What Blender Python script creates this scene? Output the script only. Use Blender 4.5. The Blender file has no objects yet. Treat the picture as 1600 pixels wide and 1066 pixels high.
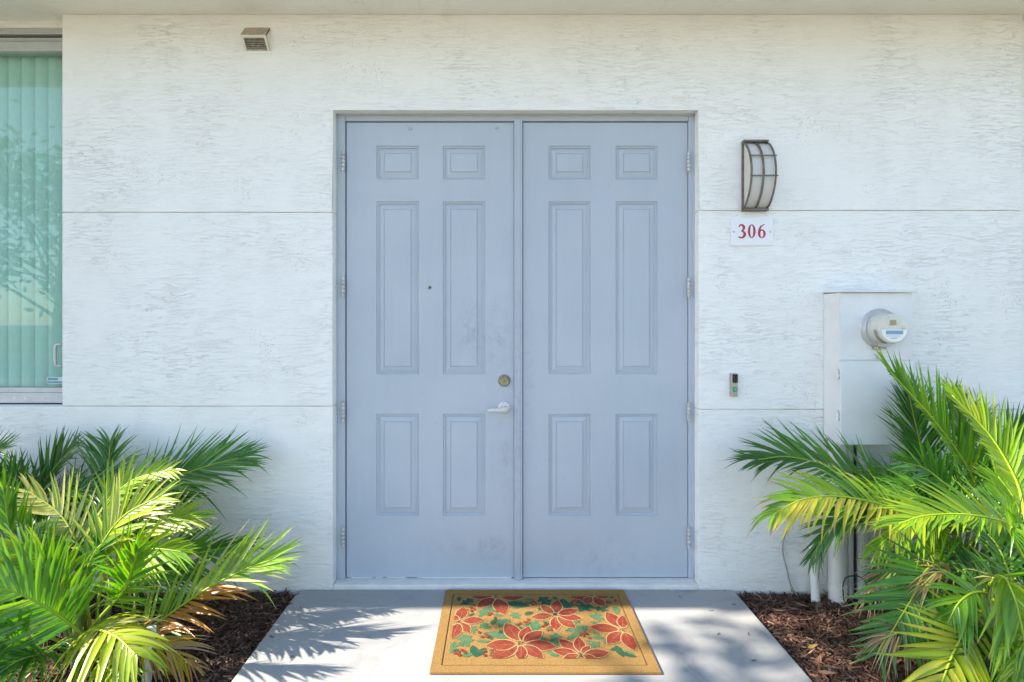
import bpy, bmesh, math, random
from mathutils import Vector, Matrix, noise

R = math.radians
random.seed(7)
sc = bpy.context.scene
C = sc.collection

# ---------------------------------------------------------------- camera
F, CX, CY = 786.0, 780.0, 501.0      # focal length and vanishing point in photo pixels (1600 wide)
WALL_D, EYE = 2.59, 1.385            # camera to wall, camera above porch
cam_d = bpy.data.cameras.new('camera')
cam = bpy.data.objects.new('camera', cam_d)
C.objects.link(cam)
cam.location = (0, -WALL_D, EYE)
cam.rotation_euler = (R(90), 0, 0)
cam_d.sensor_width = 36
cam_d.lens = F / 1600 * 36
cam_d.shift_x = (800 - CX) / 1600
cam_d.shift_y = -(533 - CY) / 1600
cam_d.clip_start = 0.05
cam_d.clip_end = 600
sc.camera = cam

# ---------------------------------------------------------------- sky, sun, exposure
SUN = Vector((1.36, 0.15, -1.0)).normalized()      # direction the light travels
EL = math.asin(-SUN.z)
AZ = math.atan2(-SUN.x, -SUN.y)
world = bpy.data.worlds.new('World')
sc.world = world
world.use_nodes = True
wn = world.node_tree
sky = wn.nodes.new('ShaderNodeTexSky')
sky.sky_type = 'NISHITA'
sky.sun_disc = False
sky.sun_elevation = EL
sky.sun_rotation = AZ
sky.air_density = 1.0
sky.dust_density = 0.5
sky.ozone_density = 1.5
bg = wn.nodes['Background']
bg.inputs['Strength'].default_value = 0.15
wn.links.new(sky.outputs[0], bg.inputs['Color'])
sun_d = bpy.data.lights.new('sun', 'SUN')
sun_d.energy = 5.0
sun_d.angle = R(0.55)
sun_d.color = (1.0, 0.91, 0.78)
sun = bpy.data.objects.new('sun', sun_d)
C.objects.link(sun)
sun.rotation_euler = SUN.to_track_quat('-Z', 'Y').to_euler()
sun.location = (-6, -4, 8)
vs = sc.view_settings
vs.view_transform = 'Standard'
vs.look = 'None'
vs.gamma = 1
vs.use_curve_mapping = False
vs.exposure = 1.50
sc.cycles.use_adaptive_sampling = True
sc.cycles.adaptive_threshold = 0.02
sc.cycles.max_bounces = 7
sc.cycles.diffuse_bounces = 4
sc.cycles.glossy_bounces = 2
sc.cycles.transmission_bounces = 3
sc.cycles.transparent_max_bounces = 6

# ---------------------------------------------------------------- helpers
def at(px, py, D):
    return Vector(((px - CX) * D / F, D - WALL_D, EYE - (py - CY) * D / F))

def gnd(px, py, z=0.0):
    return at(px, py, (EYE - z) * F / (py - CY))

def X(px, D=WALL_D): return (px - CX) * D / F
def Z(py, D=WALL_D): return EYE - (py - CY) * D / F

def thing(name, label, cat, loc=(0, 0, 0), group=None):
    o = bpy.data.objects.new(name, None)
    o.empty_display_size = 0.05
    C.objects.link(o)
    o.location = loc
    o['label'] = label
    o['category'] = cat
    if group: o['group'] = group
    return o

def tag(o, label=None, cat=None, group=None, kind=None):
    if label: o['label'] = label
    if cat: o['category'] = cat
    if group: o['group'] = group
    if kind: o['kind'] = kind
    return o

def link(name, me, mat, parent=None, smooth=False):
    o = bpy.data.objects.new(name, me)
    C.objects.link(o)
    if mat is not None: me.materials.append(mat)
    if smooth:
        for p in me.polygons: p.use_smooth = True
    if parent is not None:
        o.parent = parent
        base = Vector((0, 0, 0))
        q = parent
        while q is not None:
            base += q.location
            q = q.parent
        o.location = -base
    return o

def obj(name, bm, mat, parent=None, smooth=False, angle=None):
    bmesh.ops.recalc_face_normals(bm, faces=bm.faces)
    me = bpy.data.meshes.new(name)
    bm.to_mesh(me)
    bm.free()
    o = link(name, me, mat, parent, smooth)
    if smooth and angle is not None:
        me.set_sharp_from_angle(angle=R(angle))
        wm = o.modifiers.new('even_normals', 'WEIGHTED_NORMAL')
        wm.keep_sharp = True
        wm.weight = 90
    return o

def merge(dst, src):
    me = bpy.data.meshes.new('tmp')
    src.to_mesh(me)
    dst.from_mesh(me)
    bpy.data.meshes.remove(me)
    src.free()

def box(x0, x1, y0, y1, z0, z1, bev=0.0, seg=2, bm=None):
    b = bmesh.new()
    bmesh.ops.create_cube(b, size=1)
    for v in b.verts:
        v.co = Vector(((x0 + x1) / 2 + v.co.x * (x1 - x0), (y0 + y1) / 2 + v.co.y * (y1 - y0), (z0 + z1) / 2 + v.co.z * (z1 - z0)))
    if bev > 0:
        bmesh.ops.bevel(b, geom=list(b.edges), offset=bev, segments=seg, affect='EDGES', profile=0.5)
    if bm is None: return b
    merge(bm, b)
    return bm

def prism_y(pts, y0, y1, bev=0.0, bm=None):
    """polygon in x-z extruded along y"""
    b = bmesh.new()
    a = [b.verts.new((x, y0, z)) for x, z in pts]
    c = [b.verts.new((x, y1, z)) for x, z in pts]
    n = len(pts)
    b.faces.new(a)
    b.faces.new(list(reversed(c)))
    for i in range(n):
        b.faces.new((a[i], a[(i + 1) % n], c[(i + 1) % n], c[i]))
    if bev > 0:
        bmesh.ops.bevel(b, geom=list(b.edges), offset=bev, segments=2, affect='EDGES', profile=0.5)
    if bm is None: return b
    merge(bm, b)
    return bm

def tube(path, rad, n=8, bm=None, cap=True):
    b = bmesh.new() if bm is None else bm
    path = [Vector(p) for p in path]
    m = len(path)
    if not hasattr(rad, '__len__'): rad = [rad] * m
    ref = Vector((0, 0, 1)) if abs((path[-1] - path[0]).normalized().z) < .9 else Vector((0, 1, 0))
    rings = []
    for i, p in enumerate(path):
        t = (path[min(i + 1, m - 1)] - path[max(i - 1, 0)]).normalized()
        u = t.cross(ref)
        if u.length < 1e-4: u = t.cross(Vector((1, 0, 0)))
        u.normalize()
        v = u.cross(t).normalized()
        rings.append([b.verts.new(p + (u * math.cos(2 * math.pi * k / n) + v * math.sin(2 * math.pi * k / n)) * rad[i]) for k in range(n)])
    for i in range(m - 1):
        for k in range(n):
            b.faces.new((rings[i][k], rings[i][(k + 1) % n], rings[i + 1][(k + 1) % n], rings[i + 1][k]))
    if cap:
        b.faces.new(list(reversed(rings[0])))
        b.faces.new(rings[-1])
    return b

def lathe_y(cx, cz, prof, n=32, bm=None):
    """profile of (radius, y) turned about the y axis through (cx, cz)"""
    b = bmesh.new() if bm is None else bm
    rings = []
    for r, y in prof:
        if r < 1e-6:
            rings.append([b.verts.new((cx, y, cz))])
        else:
            rings.append([b.verts.new((cx + r * math.cos(2 * math.pi * k / n), y, cz + r * math.sin(2 * math.pi * k / n))) for k in range(n)])
    for a, c in zip(rings, rings[1:]):
        for k in range(n):
            k2 = (k + 1) % n
            if len(a) == 1 and len(c) == 1: continue
            if len(a) == 1: b.faces.new((a[0], c[k2], c[k]))
            elif len(c) == 1: b.faces.new((a[k], a[k2], c[0]))
            else: b.faces.new((a[k], a[k2], c[k2], c[k]))
    return b

def bez(pts, n):
    """smooth curve through the points (Catmull-Rom)"""
    P = [Vector(p) for p in pts]
    if len(P) == 2: return [P[0].lerp(P[1], i / (n - 1)) for i in range(n)]
    P = [P[0] * 2 - P[1]] + P + [P[-1] * 2 - P[-2]]
    out = []
    m = len(P) - 3
    for i in range(n):
        t = i / (n - 1) * m
        k = min(int(t), m - 1)
        f = t - k
        a, b, c, d = P[k:k + 4]
        out.append(.5 * (2 * b + (c - a) * f + (2 * a - 5 * b + 4 * c - d) * f * f + (3 * b - a - 3 * c + d) * f ** 3))
    return out

# ---------------------------------------------------------------- materials
class NT:
    def __init__(s, name):
        s.m = bpy.data.materials.new(name)
        s.m.use_nodes = True
        s.t = s.m.node_tree
        s.p = s.t.nodes['Principled BSDF']
        s.out = s.t.nodes['Material Output']
        s.tc = s.t.nodes.new('ShaderNodeTexCoord')
    def n(s, typ, **kw):
        nd = s.t.nodes.new(typ)
        for k, v in kw.items():
            if k in nd.inputs: nd.inputs[k].default_value = v
            else: setattr(nd, k, v)
        return nd
    def l(s, a, b): s.t.links.new(a, b)
    def mapped(s, scale=(1, 1, 1), loc=(0, 0, 0), rot=(0, 0, 0)):
        mp = s.n('ShaderNodeMapping')
        mp.inputs['Scale'].default_value = scale
        mp.inputs['Location'].default_value = loc
        mp.inputs['Rotation'].default_value = rot
        s.l(s.tc.outputs['Object'], mp.inputs['Vector'])
        return mp.outputs['Vector']
    def noise(s, vec, scale, detail=4, rough=.55, dist=0):
        nd = s.n('ShaderNodeTexNoise', Scale=scale, Detail=detail, Roughness=rough, Distortion=dist)
        s.l(vec, nd.inputs['Vector'])
        return nd.outputs['Fac']
    def ramp(s, fac, stops):
        nd = s.n('ShaderNodeValToRGB')
        e = nd.color_ramp.elements
        while len(e) < len(stops): e.new(.5)
        for el, (p, c) in zip(e, stops):
            el.position = p
            el.color = (c, c, c, 1) if not hasattr(c, '__len__') else (*c, 1)
        s.l(fac, nd.inputs['Fac'])
        return nd.outputs['Color']
    def math(s, op, a, b=None, c=None):
        nd = s.n('ShaderNodeMath', operation=op)
        for i, v in enumerate((a, b, c)):
            if v is None: continue
            if isinstance(v, (int, float)): nd.inputs[i].default_value = v
            else: s.l(v, nd.inputs[i])
        return nd.outputs[0]
    def mix(s, fac, a, b, blend='MIX'):
        nd = s.n('ShaderNodeMix', data_type='RGBA', blend_type=blend)
        for i, v in ((0, fac), (6, a), (7, b)):
            if isinstance(v, (int, float)): nd.inputs[i].default_value = v
            elif isinstance(v, tuple): nd.inputs[i].default_value = (*v, 1)
            else: s.l(v, nd.inputs[i])
        return nd.outputs[2]
    def bump(s, h, strength=.5, dist=.004, normal=None):
        nd = s.n('ShaderNodeBump', Strength=strength, Distance=dist)
        s.l(h, nd.inputs['Height'])
        if normal: s.l(normal, nd.inputs['Normal'])
        s.l(nd.outputs[0], s.p.inputs['Normal'])
        return nd.outputs[0]
    def set(s, color=None, rough=None, metal=None, spec=None):
        if color is not None:
            if isinstance(color, tuple): s.p.inputs['Base Color'].default_value = (*color, 1)
            else: s.l(color, s.p.inputs['Base Color'])
        if rough is not None:
            if isinstance(rough, (int, float)): s.p.inputs['Roughness'].default_value = rough
            else: s.l(rough, s.p.inputs['Roughness'])
        if metal is not None: s.p.inputs['Metallic'].default_value = metal
        if spec is not None: s.p.inputs['Specular IOR Level'].default_value = spec
        return s.m

def plain(name, color, rough=.5, metal=0, var=.12, scale=30, bump=0, spec=.5):
    n = NT(name)
    v = n.mapped()
    f = n.noise(v, scale, 5)
    lo = tuple(c * (1 - var) for c in color)
    hi = tuple(min(1, c * (1 + var)) for c in color)
    n.set(n.mix(n.ramp(f, [(.3, 0.), (.7, 1.)]), lo, hi), rough, metal, spec)
    if bump: n.bump(n.noise(v, scale * 8, 4), bump, .002)
    return n.m

def mat_stucco(name='stucco', base=(.86, .85, .815)):
    n = NT(name)
    # dragged trowel ledges: stretched noise cut by a steep ramp, strong only in patches
    vw = n.tc.outputs['Object']
    warp = n.n('ShaderNodeTexNoise', Scale=9.0, Detail=2.0)
    n.l(vw, warp.inputs['Vector'])
    vadd = n.n('ShaderNodeVectorMath', operation='MULTIPLY_ADD')
    n.l(warp.outputs['Color'], vadd.inputs[0])
    vadd.inputs[1].default_value = (.05, .0, .028)
    n.l(vw, vadd.inputs[2])
    def stretched(sx, sz, detail, rough):
        mp = n.n('ShaderNodeMapping')
        mp.inputs['Scale'].default_value = (sx, 4, sz)
        n.l(vadd.outputs[0], mp.inputs['Vector'])
        return n.noise(mp.outputs[0], 1.0, detail, rough)
    a = stretched(6.0, 50, 5, .66)
    led = n.ramp(a, [(.475, 0.), (.505, 1.)])
    patch = n.ramp(n.noise(vw, 2.1, 6, .7), [(.36, .06), (.68, 1.)])
    mid = stretched(20, 150, 3, .7)
    vo = n.n('ShaderNodeTexVoronoi', Scale=75.0)
    n.l(vadd.outputs[0], vo.inputs['Vector'])
    clus = n.ramp(n.noise(vw, 3.6, 3, .6), [(.56, 0.), (.68, 1.)])
    pit = n.math('MULTIPLY', n.ramp(vo.outputs['Distance'], [(.10, 1.), (.30, 0.)]), clus)
    h = n.math('MULTIPLY', n.math('MULTIPLY', led, patch), .8)
    h = n.math('MULTIPLY_ADD', mid, n.math('MULTIPLY_ADD', patch, .7, .75), h)
    h = n.math('MULTIPLY_ADD', pit, -1.1, h)
    n.bump(h, 1.0, .0020)
    # ledge and groove shading painted in as dark lines; dirty specks in pits
    ledge_shade = n.math('MULTIPLY', n.ramp(a, [(.472, 0.), (.486, 1.), (.500, 0.)]), patch)
    groove_shade = n.math('MULTIPLY', n.ramp(mid, [(.27, 1.), (.34, 0.)]), .12)
    vs_ = n.mapped((1.6, 1, .55))
    tint = n.mix(n.ramp(n.noise(vs_, 1.6, 6, .65), [(.40, 0.), (.72, .5)]), base, (.79, .77, .72))
    col = n.mix(n.math('MULTIPLY', ledge_shade, .13), tint, (.36, .335, .29))
    col = n.mix(groove_shade, col, (.45, .43, .38))
    col = n.mix(n.math('MULTIPLY', pit, .4), col, (.25, .23, .18))
    # patchy brown tone, stronger towards the foot of the wall
    sep = n.n('ShaderNodeSeparateXYZ')
    n.l(vw, sep.inputs[0])
    low = n.n('ShaderNodeMapRange')
    low.inputs['From Min'].default_value = .14
    low.inputs['From Max'].default_value = -.03
    n.l(sep.outputs['Z'], low.inputs['Value'])
    low_brown = n.math('MULTIPLY', low.outputs[0], n.ramp(mid, [(.38, 0.), (.75, 1.)]))
    col = n.mix(n.math('MULTIPLY', low_brown, .6), col, (.42, .34, .27))
    return n.set(col, .75, spec=.25)

M = {}
M['stucco'] = mat_stucco()
M['trim'] = plain('painted_trim', (.74, .72, .67), .7, var=.08, scale=14, bump=.35)

def mat_door(name, scuffs):
    n = NT(name)
    v = n.mapped()
    base = n.mix(n.ramp(n.noise(v, 2.2, 5), [(.3, 0.), (.7, 1.)]), (.405, .450, .505), (.450, .492, .540))
    vf = n.mapped((1, 1, .12))
    streak = n.ramp(n.noise(vf, 26, 5, .6), [(.35, 0.), (.75, 1.)])
    base = n.mix(n.math('MULTIPLY', streak, .35), base, (.47, .51, .56))
    for (px, py, rx, rz, amt, colr) in scuffs:
        c = at(px, py, 2.66)
        mp = n.mapped((1 / rx, .01, 1 / rz), (-c.x / rx, 0, -c.z / rz))
        ln = n.n('ShaderNodeVectorMath', operation='LENGTH')
        n.l(mp, ln.inputs[0])
        fall = n.ramp(ln.outputs['Value'], [(.1, 1.), (1.0, 0.)])
        blot = n.ramp(n.noise(v, 22, 7, .7), [(.46, 0.), (.68, 1.)])
        base = n.mix(n.math('MULTIPLY', n.math('MULTIPLY', fall, blot), amt), base, colr)
    speck = n.n('ShaderNodeTexVoronoi', Scale=11.0)
    n.l(v, speck.inputs['Vector'])
    base = n.mix(n.ramp(speck.outputs['Distance'], [(.018, .55), (.035, 0.)]), base, (.16, .17, .19))
    n.bump(n.math('ADD', n.noise(v, 140, 4), n.math('MULTIPLY', n.noise(vf, 40, 4), .6)), .10, .002)
    rr = n.ramp(n.noise(v, 8, 4), [(.3, .34), (.7, .50)])
    return n.set(base, rr, spec=.4)

DARKW = (.25, .26, .31)
M['door_l'] = mat_door('door_paint_worn', [(736, 515, .09, .20, .65, DARKW), (778, 530, .08, .26, .6, DARKW), (784, 610, .12, .16, .6, (.52, .54, .56)),
                                           (790, 700, .05, .35, .5, DARKW), (770, 860, .12, .12, .5, DARKW), (700, 850, .3, .1, .25, DARKW)])
M['door_r'] = mat_door('door_paint', [(950, 870, .35, .14, .35, DARKW), (826, 600, .04, .5, .35, DARKW)])
M['frame'] = mat_door('frame_paint', [(810, 620, .04, .9, .6, (.33, .31, .33))])

def mat_concrete():
    n = NT('broom_concrete')
    v = n.mapped()
    big = n.ramp(n.noise(v, 1.6, 6, .6), [(.3, 0.), (.7, 1.)])
    c = n.mix(big, (.305, .305, .298), (.365, .36, .35))
    c = n.mix(n.ramp(n.noise(v, 60, 6, .75), [(.35, .0), (.70, .6)]), c, (.33, .33, .32))
    st = n.ramp(n.noise(v, 5.5, 7, .7, 1.2), [(.54, 0.), (.70, 1.)])
    c = n.mix(n.math('MULTIPLY', st, .6), c, (.24, .24, .24))
    vo = n.n('ShaderNodeTexVoronoi', Scale=16.0)
    n.l(v, vo.inputs['Vector'])
    c = n.mix(n.ramp(vo.outputs['Distance'], [(.02, .6), (.05, 0.)]), c, (.12, .11, .10))
    vb = n.mapped((14, 260, 1))
    h = n.math('ADD', n.math('MULTIPLY', n.noise(vb, 1, 3), .5), n.noise(v, 180, 5, .65))
    n.bump(h, .35, .0025)
    return n.set(c, .85, spec=.25)
M['concrete'] = mat_concrete()
M['joint'] = plain('joint_grime', (.62, .60, .55), .9, var=.3, scale=8)

def mat_attr(name, rough=.7, transl=0.0, spec=.3, bumpscale=None, vary=0.0):
    n = NT(name)
    at_ = n.n('ShaderNodeAttribute', attribute_name='Col')
    col = at_.outputs['Color']
    if vary:
        f = n.noise(n.mapped(), 90, 4)
        col = n.mix(n.math('MULTIPLY', f, vary), col, (0.0, 0.0, 0.0), 'MIX')
    n.set(col, rough, spec=spec)
    if bumpscale: n.bump(n.noise(n.mapped(), bumpscale, 4), .5, .002)
    if transl:
        tr = n.n('ShaderNodeBsdfTranslucent')
        hs = n.n('ShaderNodeHueSaturation', Saturation=1.15, Value=1.25)
        n.l(col, hs.inputs['Color'])
        n.l(hs.outputs[0], tr.inputs['Color'])
        mx = n.n('ShaderNodeMixShader', Fac=transl)
        n.l(n.p.outputs[0], mx.inputs[1])
        n.l(tr.outputs[0], mx.inputs[2])
        n.l(mx.outputs[0], n.out.inputs['Surface'])
    return n.m
M['leaf'] = mat_attr('palm_leaf', .33, .38, .6)
M['rib'] = mat_attr('palm_rib', .45, 0, .4)
M['chip'] = mat_attr('bark_chip', .75, 0, .35, 140, .35)
M['treeleaf'] = plain('tree_leaf', (.06, .11, .03), .5, var=.5, scale=.9)
M['bark'] = plain('tree_bark', (.16, .12, .09), .9, var=.4, scale=9, bump=.6)
M['cane'] = plain('palm_cane', (.16, .20, .07), .55, var=.45, scale=16, bump=.3)

def mat_mulch():
    n = NT('mulch_bed')
    v = n.mapped()
    f = n.noise(v, 38, 8, .75)
    n.bump(f, 1.0, .02)
    return n.set(n.mix(n.ramp(f, [(.35, 0.), (.7, 1.)]), (.018, .010, .007), (.075, .042, .028)), .85, spec=.3)
M['mulch'] = mat_mulch()

def mat_grass():
    n = NT('lawn')
    v = n.mapped()
    f = n.noise(v, 3, 8, .7)
    n.bump(n.noise(v, 60, 6, .7), 1, .03)
    return n.set(n.mix(f, (.10, .105, .04), (.21, .19, .085)), .9)
M['grass'] = mat_grass()
M['bounce_paving'] = plain('warm_bounce_paving', (.44, .37, .28), .9, var=.12, scale=4, bump=.4)
M['asphalt'] = plain('asphalt', (.10, .10, .098), .9, var=.2, scale=3, bump=.6)
M['alum'] = plain('aluminium', (.50, .51, .52), .42, .35, var=.06, scale=20, bump=.05)
M['darkgap'] = plain('dark_gap_fill', (.015, .016, .017), .7)
M['steelworn'] = plain('tarnished_nickel', (.42, .39, .33), .36, .85, var=.25, scale=120)
M['brasscyl'] = plain('old_brass', (.30, .25, .13), .42, .9, var=.3, scale=160)
M['leverm'] = plain('lever_painted_metal', (.62, .60, .58), .4, .25, var=.12, scale=90)
M['meterbox'] = plain('meter_box_paint', (.70, .70, .69), .45, var=.05, scale=9, bump=.08)
M['pvc'] = plain('painted_pvc', (.72, .71, .69), .5, var=.06, scale=12)
M['cable_g'] = plain('grey_cable', (.28, .28, .27), .6)
M['cable_k'] = plain('black_cable', (.02, .02, .022), .5)
M['bellbody'] = plain('doorbell_nickel', (.42, .38, .36), .45, .5, var=.08)
M['bellblack'] = plain('gloss_black', (.008, .008, .012), .12)
M['bellgreen'] = plain('green_button', (.03, .24, .09), .35)
M['bellgreen2'] = plain('green_button_centre', (.12, .45, .22), .35)
M['plate'] = plain('white_sign_enamel', (.80, .79, .79), .3, var=.02)
M['red'] = plain('red_sign_paint', (.40, .018, .055), .4, var=.1)
M['diffuser'] = plain('acrylic_diffuser', (.60, .59, .55), .35, var=.04, scale=6)
M['ventpaint'] = plain('vent_paint', (.70, .67, .60), .7, var=.08, scale=40)
M['ventdirt'] = plain('vent_dirty_top', (.40, .33, .25), .85, var=.25, scale=50)
M['ventdark'] = plain('vent_dark', (.05, .045, .035), .9)
M['ventslat'] = plain('vent_slat', (.34, .31, .25), .8, var=.35, scale=60)
M['blind'] = plain('blind_fabric', (.80, .82, .80), .8, var=.03, scale=40)
M['sticker'] = plain('window_sticker', (.10, .28, .34), .4)
M['sticker2'] = plain('window_sticker_pale', (.55, .62, .62), .4)
M['interior'] = plain('interior', (.45, .44, .42), .9)

def mat_rust():
    n = NT('rusting_bronze')
    v = n.mapped()
    f = n.ramp(n.noise(v, 28, 7, .7), [(.48, 0.), (.58, 1.)])
    n.bump(n.noise(v, 260, 4), .3, .001)
    n.set(n.mix(f, (.17, .17, .16), (.17, .10, .055)), .6, .3)
    return n.m
M['rust'] = mat_rust()

def mat_glass():
    n = NT('green_window_glass')
    tr = n.n('ShaderNodeBsdfTransparent')
    tr.inputs['Color'].default_value = (.64, .83, .765, 1)
    gl = n.n('ShaderNodeBsdfGlossy', Roughness=.0)
    gl.inputs['Color'].default_value = (.85, .95, .93, 1)
    lw = n.n('ShaderNodeLayerWeight', Blend=.5)
    fac = n.math('MULTIPLY_ADD', n.math('POWER', lw.outputs['Facing'], 4.0), .5, .05)
    mx = n.n('ShaderNodeMixShader')
    n.l(fac, mx.inputs[0])
    n.l(tr.outputs[0], mx.inputs[1])
    n.l(gl.outputs[0], mx.inputs[2])
    n.l(mx.outputs[0], n.out.inputs['Surface'])
    return n.m
M['glass'] = mat_glass()

def mat_coir(name, c1, c2, worn=.25):
    n = NT(name)
    v = n.mapped()
    f = n.noise(v, 300, 4, .8)
    g_ = n.noise(v, 130, 5, .8)
    w = n.ramp(n.noise(v, 22, 6, .75), [(.4, 0.), (.75, 1.)])
    col = n.mix(n.ramp(n.math('ADD', n.math('MULTIPLY', f, .5), n.math('MULTIPLY', g_, .5)), [(.38, 0.), (.62, 1.)]), c1, c2)
    col = n.mix(n.math('MULTIPLY', w, worn), col, (.42, .26, .10))
    col = n.mix(n.ramp(g_, [(.30, .55), (.40, 0.)]), col, (.12, .06, .02))
    n.bump(n.math('ADD', f, n.math('MULTIPLY', g_, 1.2)), 1.0, .006)
    return n.set(col, .95, spec=.1)
M['coir'] = mat_coir('coir', (.26, .145, .048), (.47, .285, .10))
M['coir_red'] = mat_coir('coir_red', (.21, .024, .020), (.33, .058, .040), .32)
M['coir_green'] = mat_coir('coir_green', (.045, .15, .075), (.11, .25, .12), .34)
M['coir_dgreen'] = mat_coir('coir_dark_green', (.015, .085, .05), (.03, .13, .07), .15)
M['coir_pale'] = mat_coir('coir_pale', (.50, .35, .15), (.62, .45, .20), .1)
M['coir_black'] = mat_coir('coir_black', (.03, .03, .02), (.07, .06, .04), .05)

# ================================================================ SETTING
SL0, SL1 = -1.03, 1.205               # walkway edges
g = bmesh.new()
bmesh.ops.create_grid(g, x_segments=2, y_segments=2, size=150)
for v in g.verts: v.co.z = -.10
tag(obj('ground', g, M['grass']), kind='structure')
tag(obj('walkway', box(SL0, SL1, -5.2, -.003, -.16, 0, .006), M['concrete']), kind='structure')
tag(obj('pavement', box(-40, 40, -9.4, -5.205, -.16, -.002, .006), M['bounce_paving']), kind='structure')  # unseen paving, added wide and tan to bounce warm light onto the wall
tag(obj('road', box(-40, 40, -18, -9.45, -.25, -.08), M['asphalt']), kind='structure')

def bed_height(x, y):
    h = noise.noise(Vector((x * 3, y * 3, .3))) * .016 + noise.noise(Vector((x * 9, y * 9, 1.7))) * .008
    if x < 0: e = SL0 - x
    else: e = x - SL1
    return -.030 + h - .012 * math.exp(-max(e, 0) / .05) + .012 * math.exp(y / .12)

def mulch_bed(x0, x1, y0, y1):
    b = bmesh.new()
    nx, ny = int((x1 - x0) / .03), int((y1 - y0) / .03)
    vv = [[b.verts.new((x0 + (x1 - x0) * i / nx, y0 + (y1 - y0) * j / ny, 0)) for j in range(ny + 1)] for i in range(nx + 1)]
    for r in vv:
        for v in r: v.co.z = bed_height(v.co.x, v.co.y) - .008
    for i in range(nx):
        for j in range(ny):
            b.faces.new((vv[i][j], vv[i + 1][j], vv[i + 1][j + 1], vv[i][j + 1]))
    return tag(obj('mulch_bed', b, M['mulch'], smooth=True), kind='structure')
mulch_bed(-4.0, SL0 - .002, -1.8, -.002)
mulch_bed(SL1 + .002, 4.0, -1.8, -.002)

# ---------------------------------------------------------------- building
bld = thing('building', 'white stucco building front with horizontal joints and flat overhanging soffit', 'building', (0, 0, 0))
ZS = 2.963                            # soffit
OX0, OX1, OZ = -.858, 1.028, 2.472    # door opening
PX0, PX1 = X(97), X(1597)
JL1, JR1 = Z(332), Z(329)
JL2, JR2 = Z(635), Z(640)
G = .0020
TH = .2
def panel(pts, y0=0.0):
    return obj('stucco_panel', prism_y(pts, y0, TH, .0035), M['stucco'], bld, True, 40)
panel([(PX0, JL1 + G), (OX0, JL1 + G), (OX0, OZ), (OX1, OZ), (OX1, JR1 + G), (PX1, JR1 + G), (PX1, ZS - .0005), (PX0, ZS - .0005)])
panel([(PX0, JL2 + G), (OX0, JL2 + G), (OX0, JL1 - G), (PX0, JL1 - G)])
panel([(OX1, JR2 + G), (PX1, JR2 + G), (PX1, JR1 - G), (OX1, JR1 - G)])
panel([(-6, -.4), (OX0, -.4), (OX0, JL2 - G), (-6, JL2 - G)], .003)
panel([(OX1, -.4), (6, -.4), (6, JR2 - G), (OX1, JR2 - G)], .003)
for x0, x1, z in ((PX0 + .01, OX0 - .004, JL1), (PX0 + .01, OX0 - .004, JL2), (OX1 + .004, PX1 - .01, JR1), (OX1 + .004, PX1 - .01, JR2)):
    obj('joint', box(x0, x1, .008, .06, z - .02, z + .02), M['joint'], bld)
obj('soffit', box(-6.3, 6.3, -.62, 5.2, ZS, 3.25, .004), M['stucco'], bld)
obj('drip_edge', box(-6.3, 6.3, -.155, -.135, ZS - .004, ZS + .02, .002), M['trim'], bld)
obj('side_wall', box(-6.2, -5.995, .01, 5, -.4, ZS + .1), M['stucco'], bld)
obj('side_wall', box(5.995, 6.2, .01, 5, -.4, ZS + .1), M['stucco'], bld)
obj('back_wall', box(-6.2, 6.2, 5, 5.15, -.4, ZS + .1), M['stucco'], bld)
obj('interior_floor', box(-6, 6, TH, 5, -.1, .02), M['interior'], bld)
obj('recessed_wall', box(PX1 - .01, 6, .06, TH + .01, JR2 - .1, ZS + .05), M['stucco'], bld)
obj('window_header', box(-5.9, PX0 + .02, .06, TH + .01, Z(43, 2.65), ZS + .05, .003), M['stucco'], bld)
# sill under the double door
sb = box(OX0 + .0008, OX1 - .0008, .0045, .30, -.35, .022, .005)
obj('door_sill', sb, M['trim'], bld, True, 40)

# ---------------------------------------------------------------- door frame
fr = thing('door_frame', 'grey blue painted steel frame with centre mullion around the double doors', 'door frame', (.085, .06, .022))
JX0, JX1, JZ = X(539, 2.65), X(1076, 2.65), Z(189, 2.65)
obj('jamb', box(OX0 + .001, JX0, .060, .17, .0225, OZ - .001, .004), M['frame'], fr, True, 40)
obj('jamb', box(JX1, OX1 - .001, .060, .17, .0225, OZ - .001, .004), M['frame'], fr, True, 40)
obj('header', box(JX0 + .0005, JX1 - .0005, .0605, .17, JZ, OZ - .001, .004), M['frame'], fr, True, 40)
MX0, MX1 = X(803.5, 2.64), X(816.5, 2.64)
mb = box(MX0, MX1, .052, .12, .0228, JZ + .006, .004)
box(MX0 + .012, MX1 - .012, .046, .06, .0235, JZ + .004, .003, bm=mb)
obj('mullion', mb, M['frame'], fr, True, 40)
obj('gap_shade_sheet', box(JX0 - .002, JX1 + .002, .116, .16, .0232, JZ + .01), M['darkgap'], fr)  # near-black sheet behind both leaves, paints the shade seen in the gaps
ck = bmesh.new()
rnd = random.Random(3)
pth = [Vector((OX0 + .003 + (OX1 - OX0 - .006) * i / 40, .0585, OZ - .002 - rnd.random() * .003)) for i in range(41)]
tube(pth, [.004 + rnd.random() * .0035 for _ in pth], 6, ck)
for xx in (OX0 + .002, OX1 - .002):
    pth = [Vector((xx, .0585, .03 + (OZ - .035) * i / 40)) for i in range(41)]
    tube(pth, [.003 + rnd.random() * .003 for _ in pth], 6, ck)
obj('caulk_bead', ck, M['frame'], fr, True)

# ---------------------------------------------------------------- door leaves
DL = 2.66
LY = DL - WALL_D                       # front of the leaves
ROWS = [(228, 281), (315, 585), (647, 806)]
PROF = [(0, 0), (.003, .0055), (.0055, .0058), (.0075, .003), (.0105, .003), (.0135, .0105), (.0165, .011), (.039, .004), (.0402, .0062), (.0425, .0062), (.044, .002)]

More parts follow.
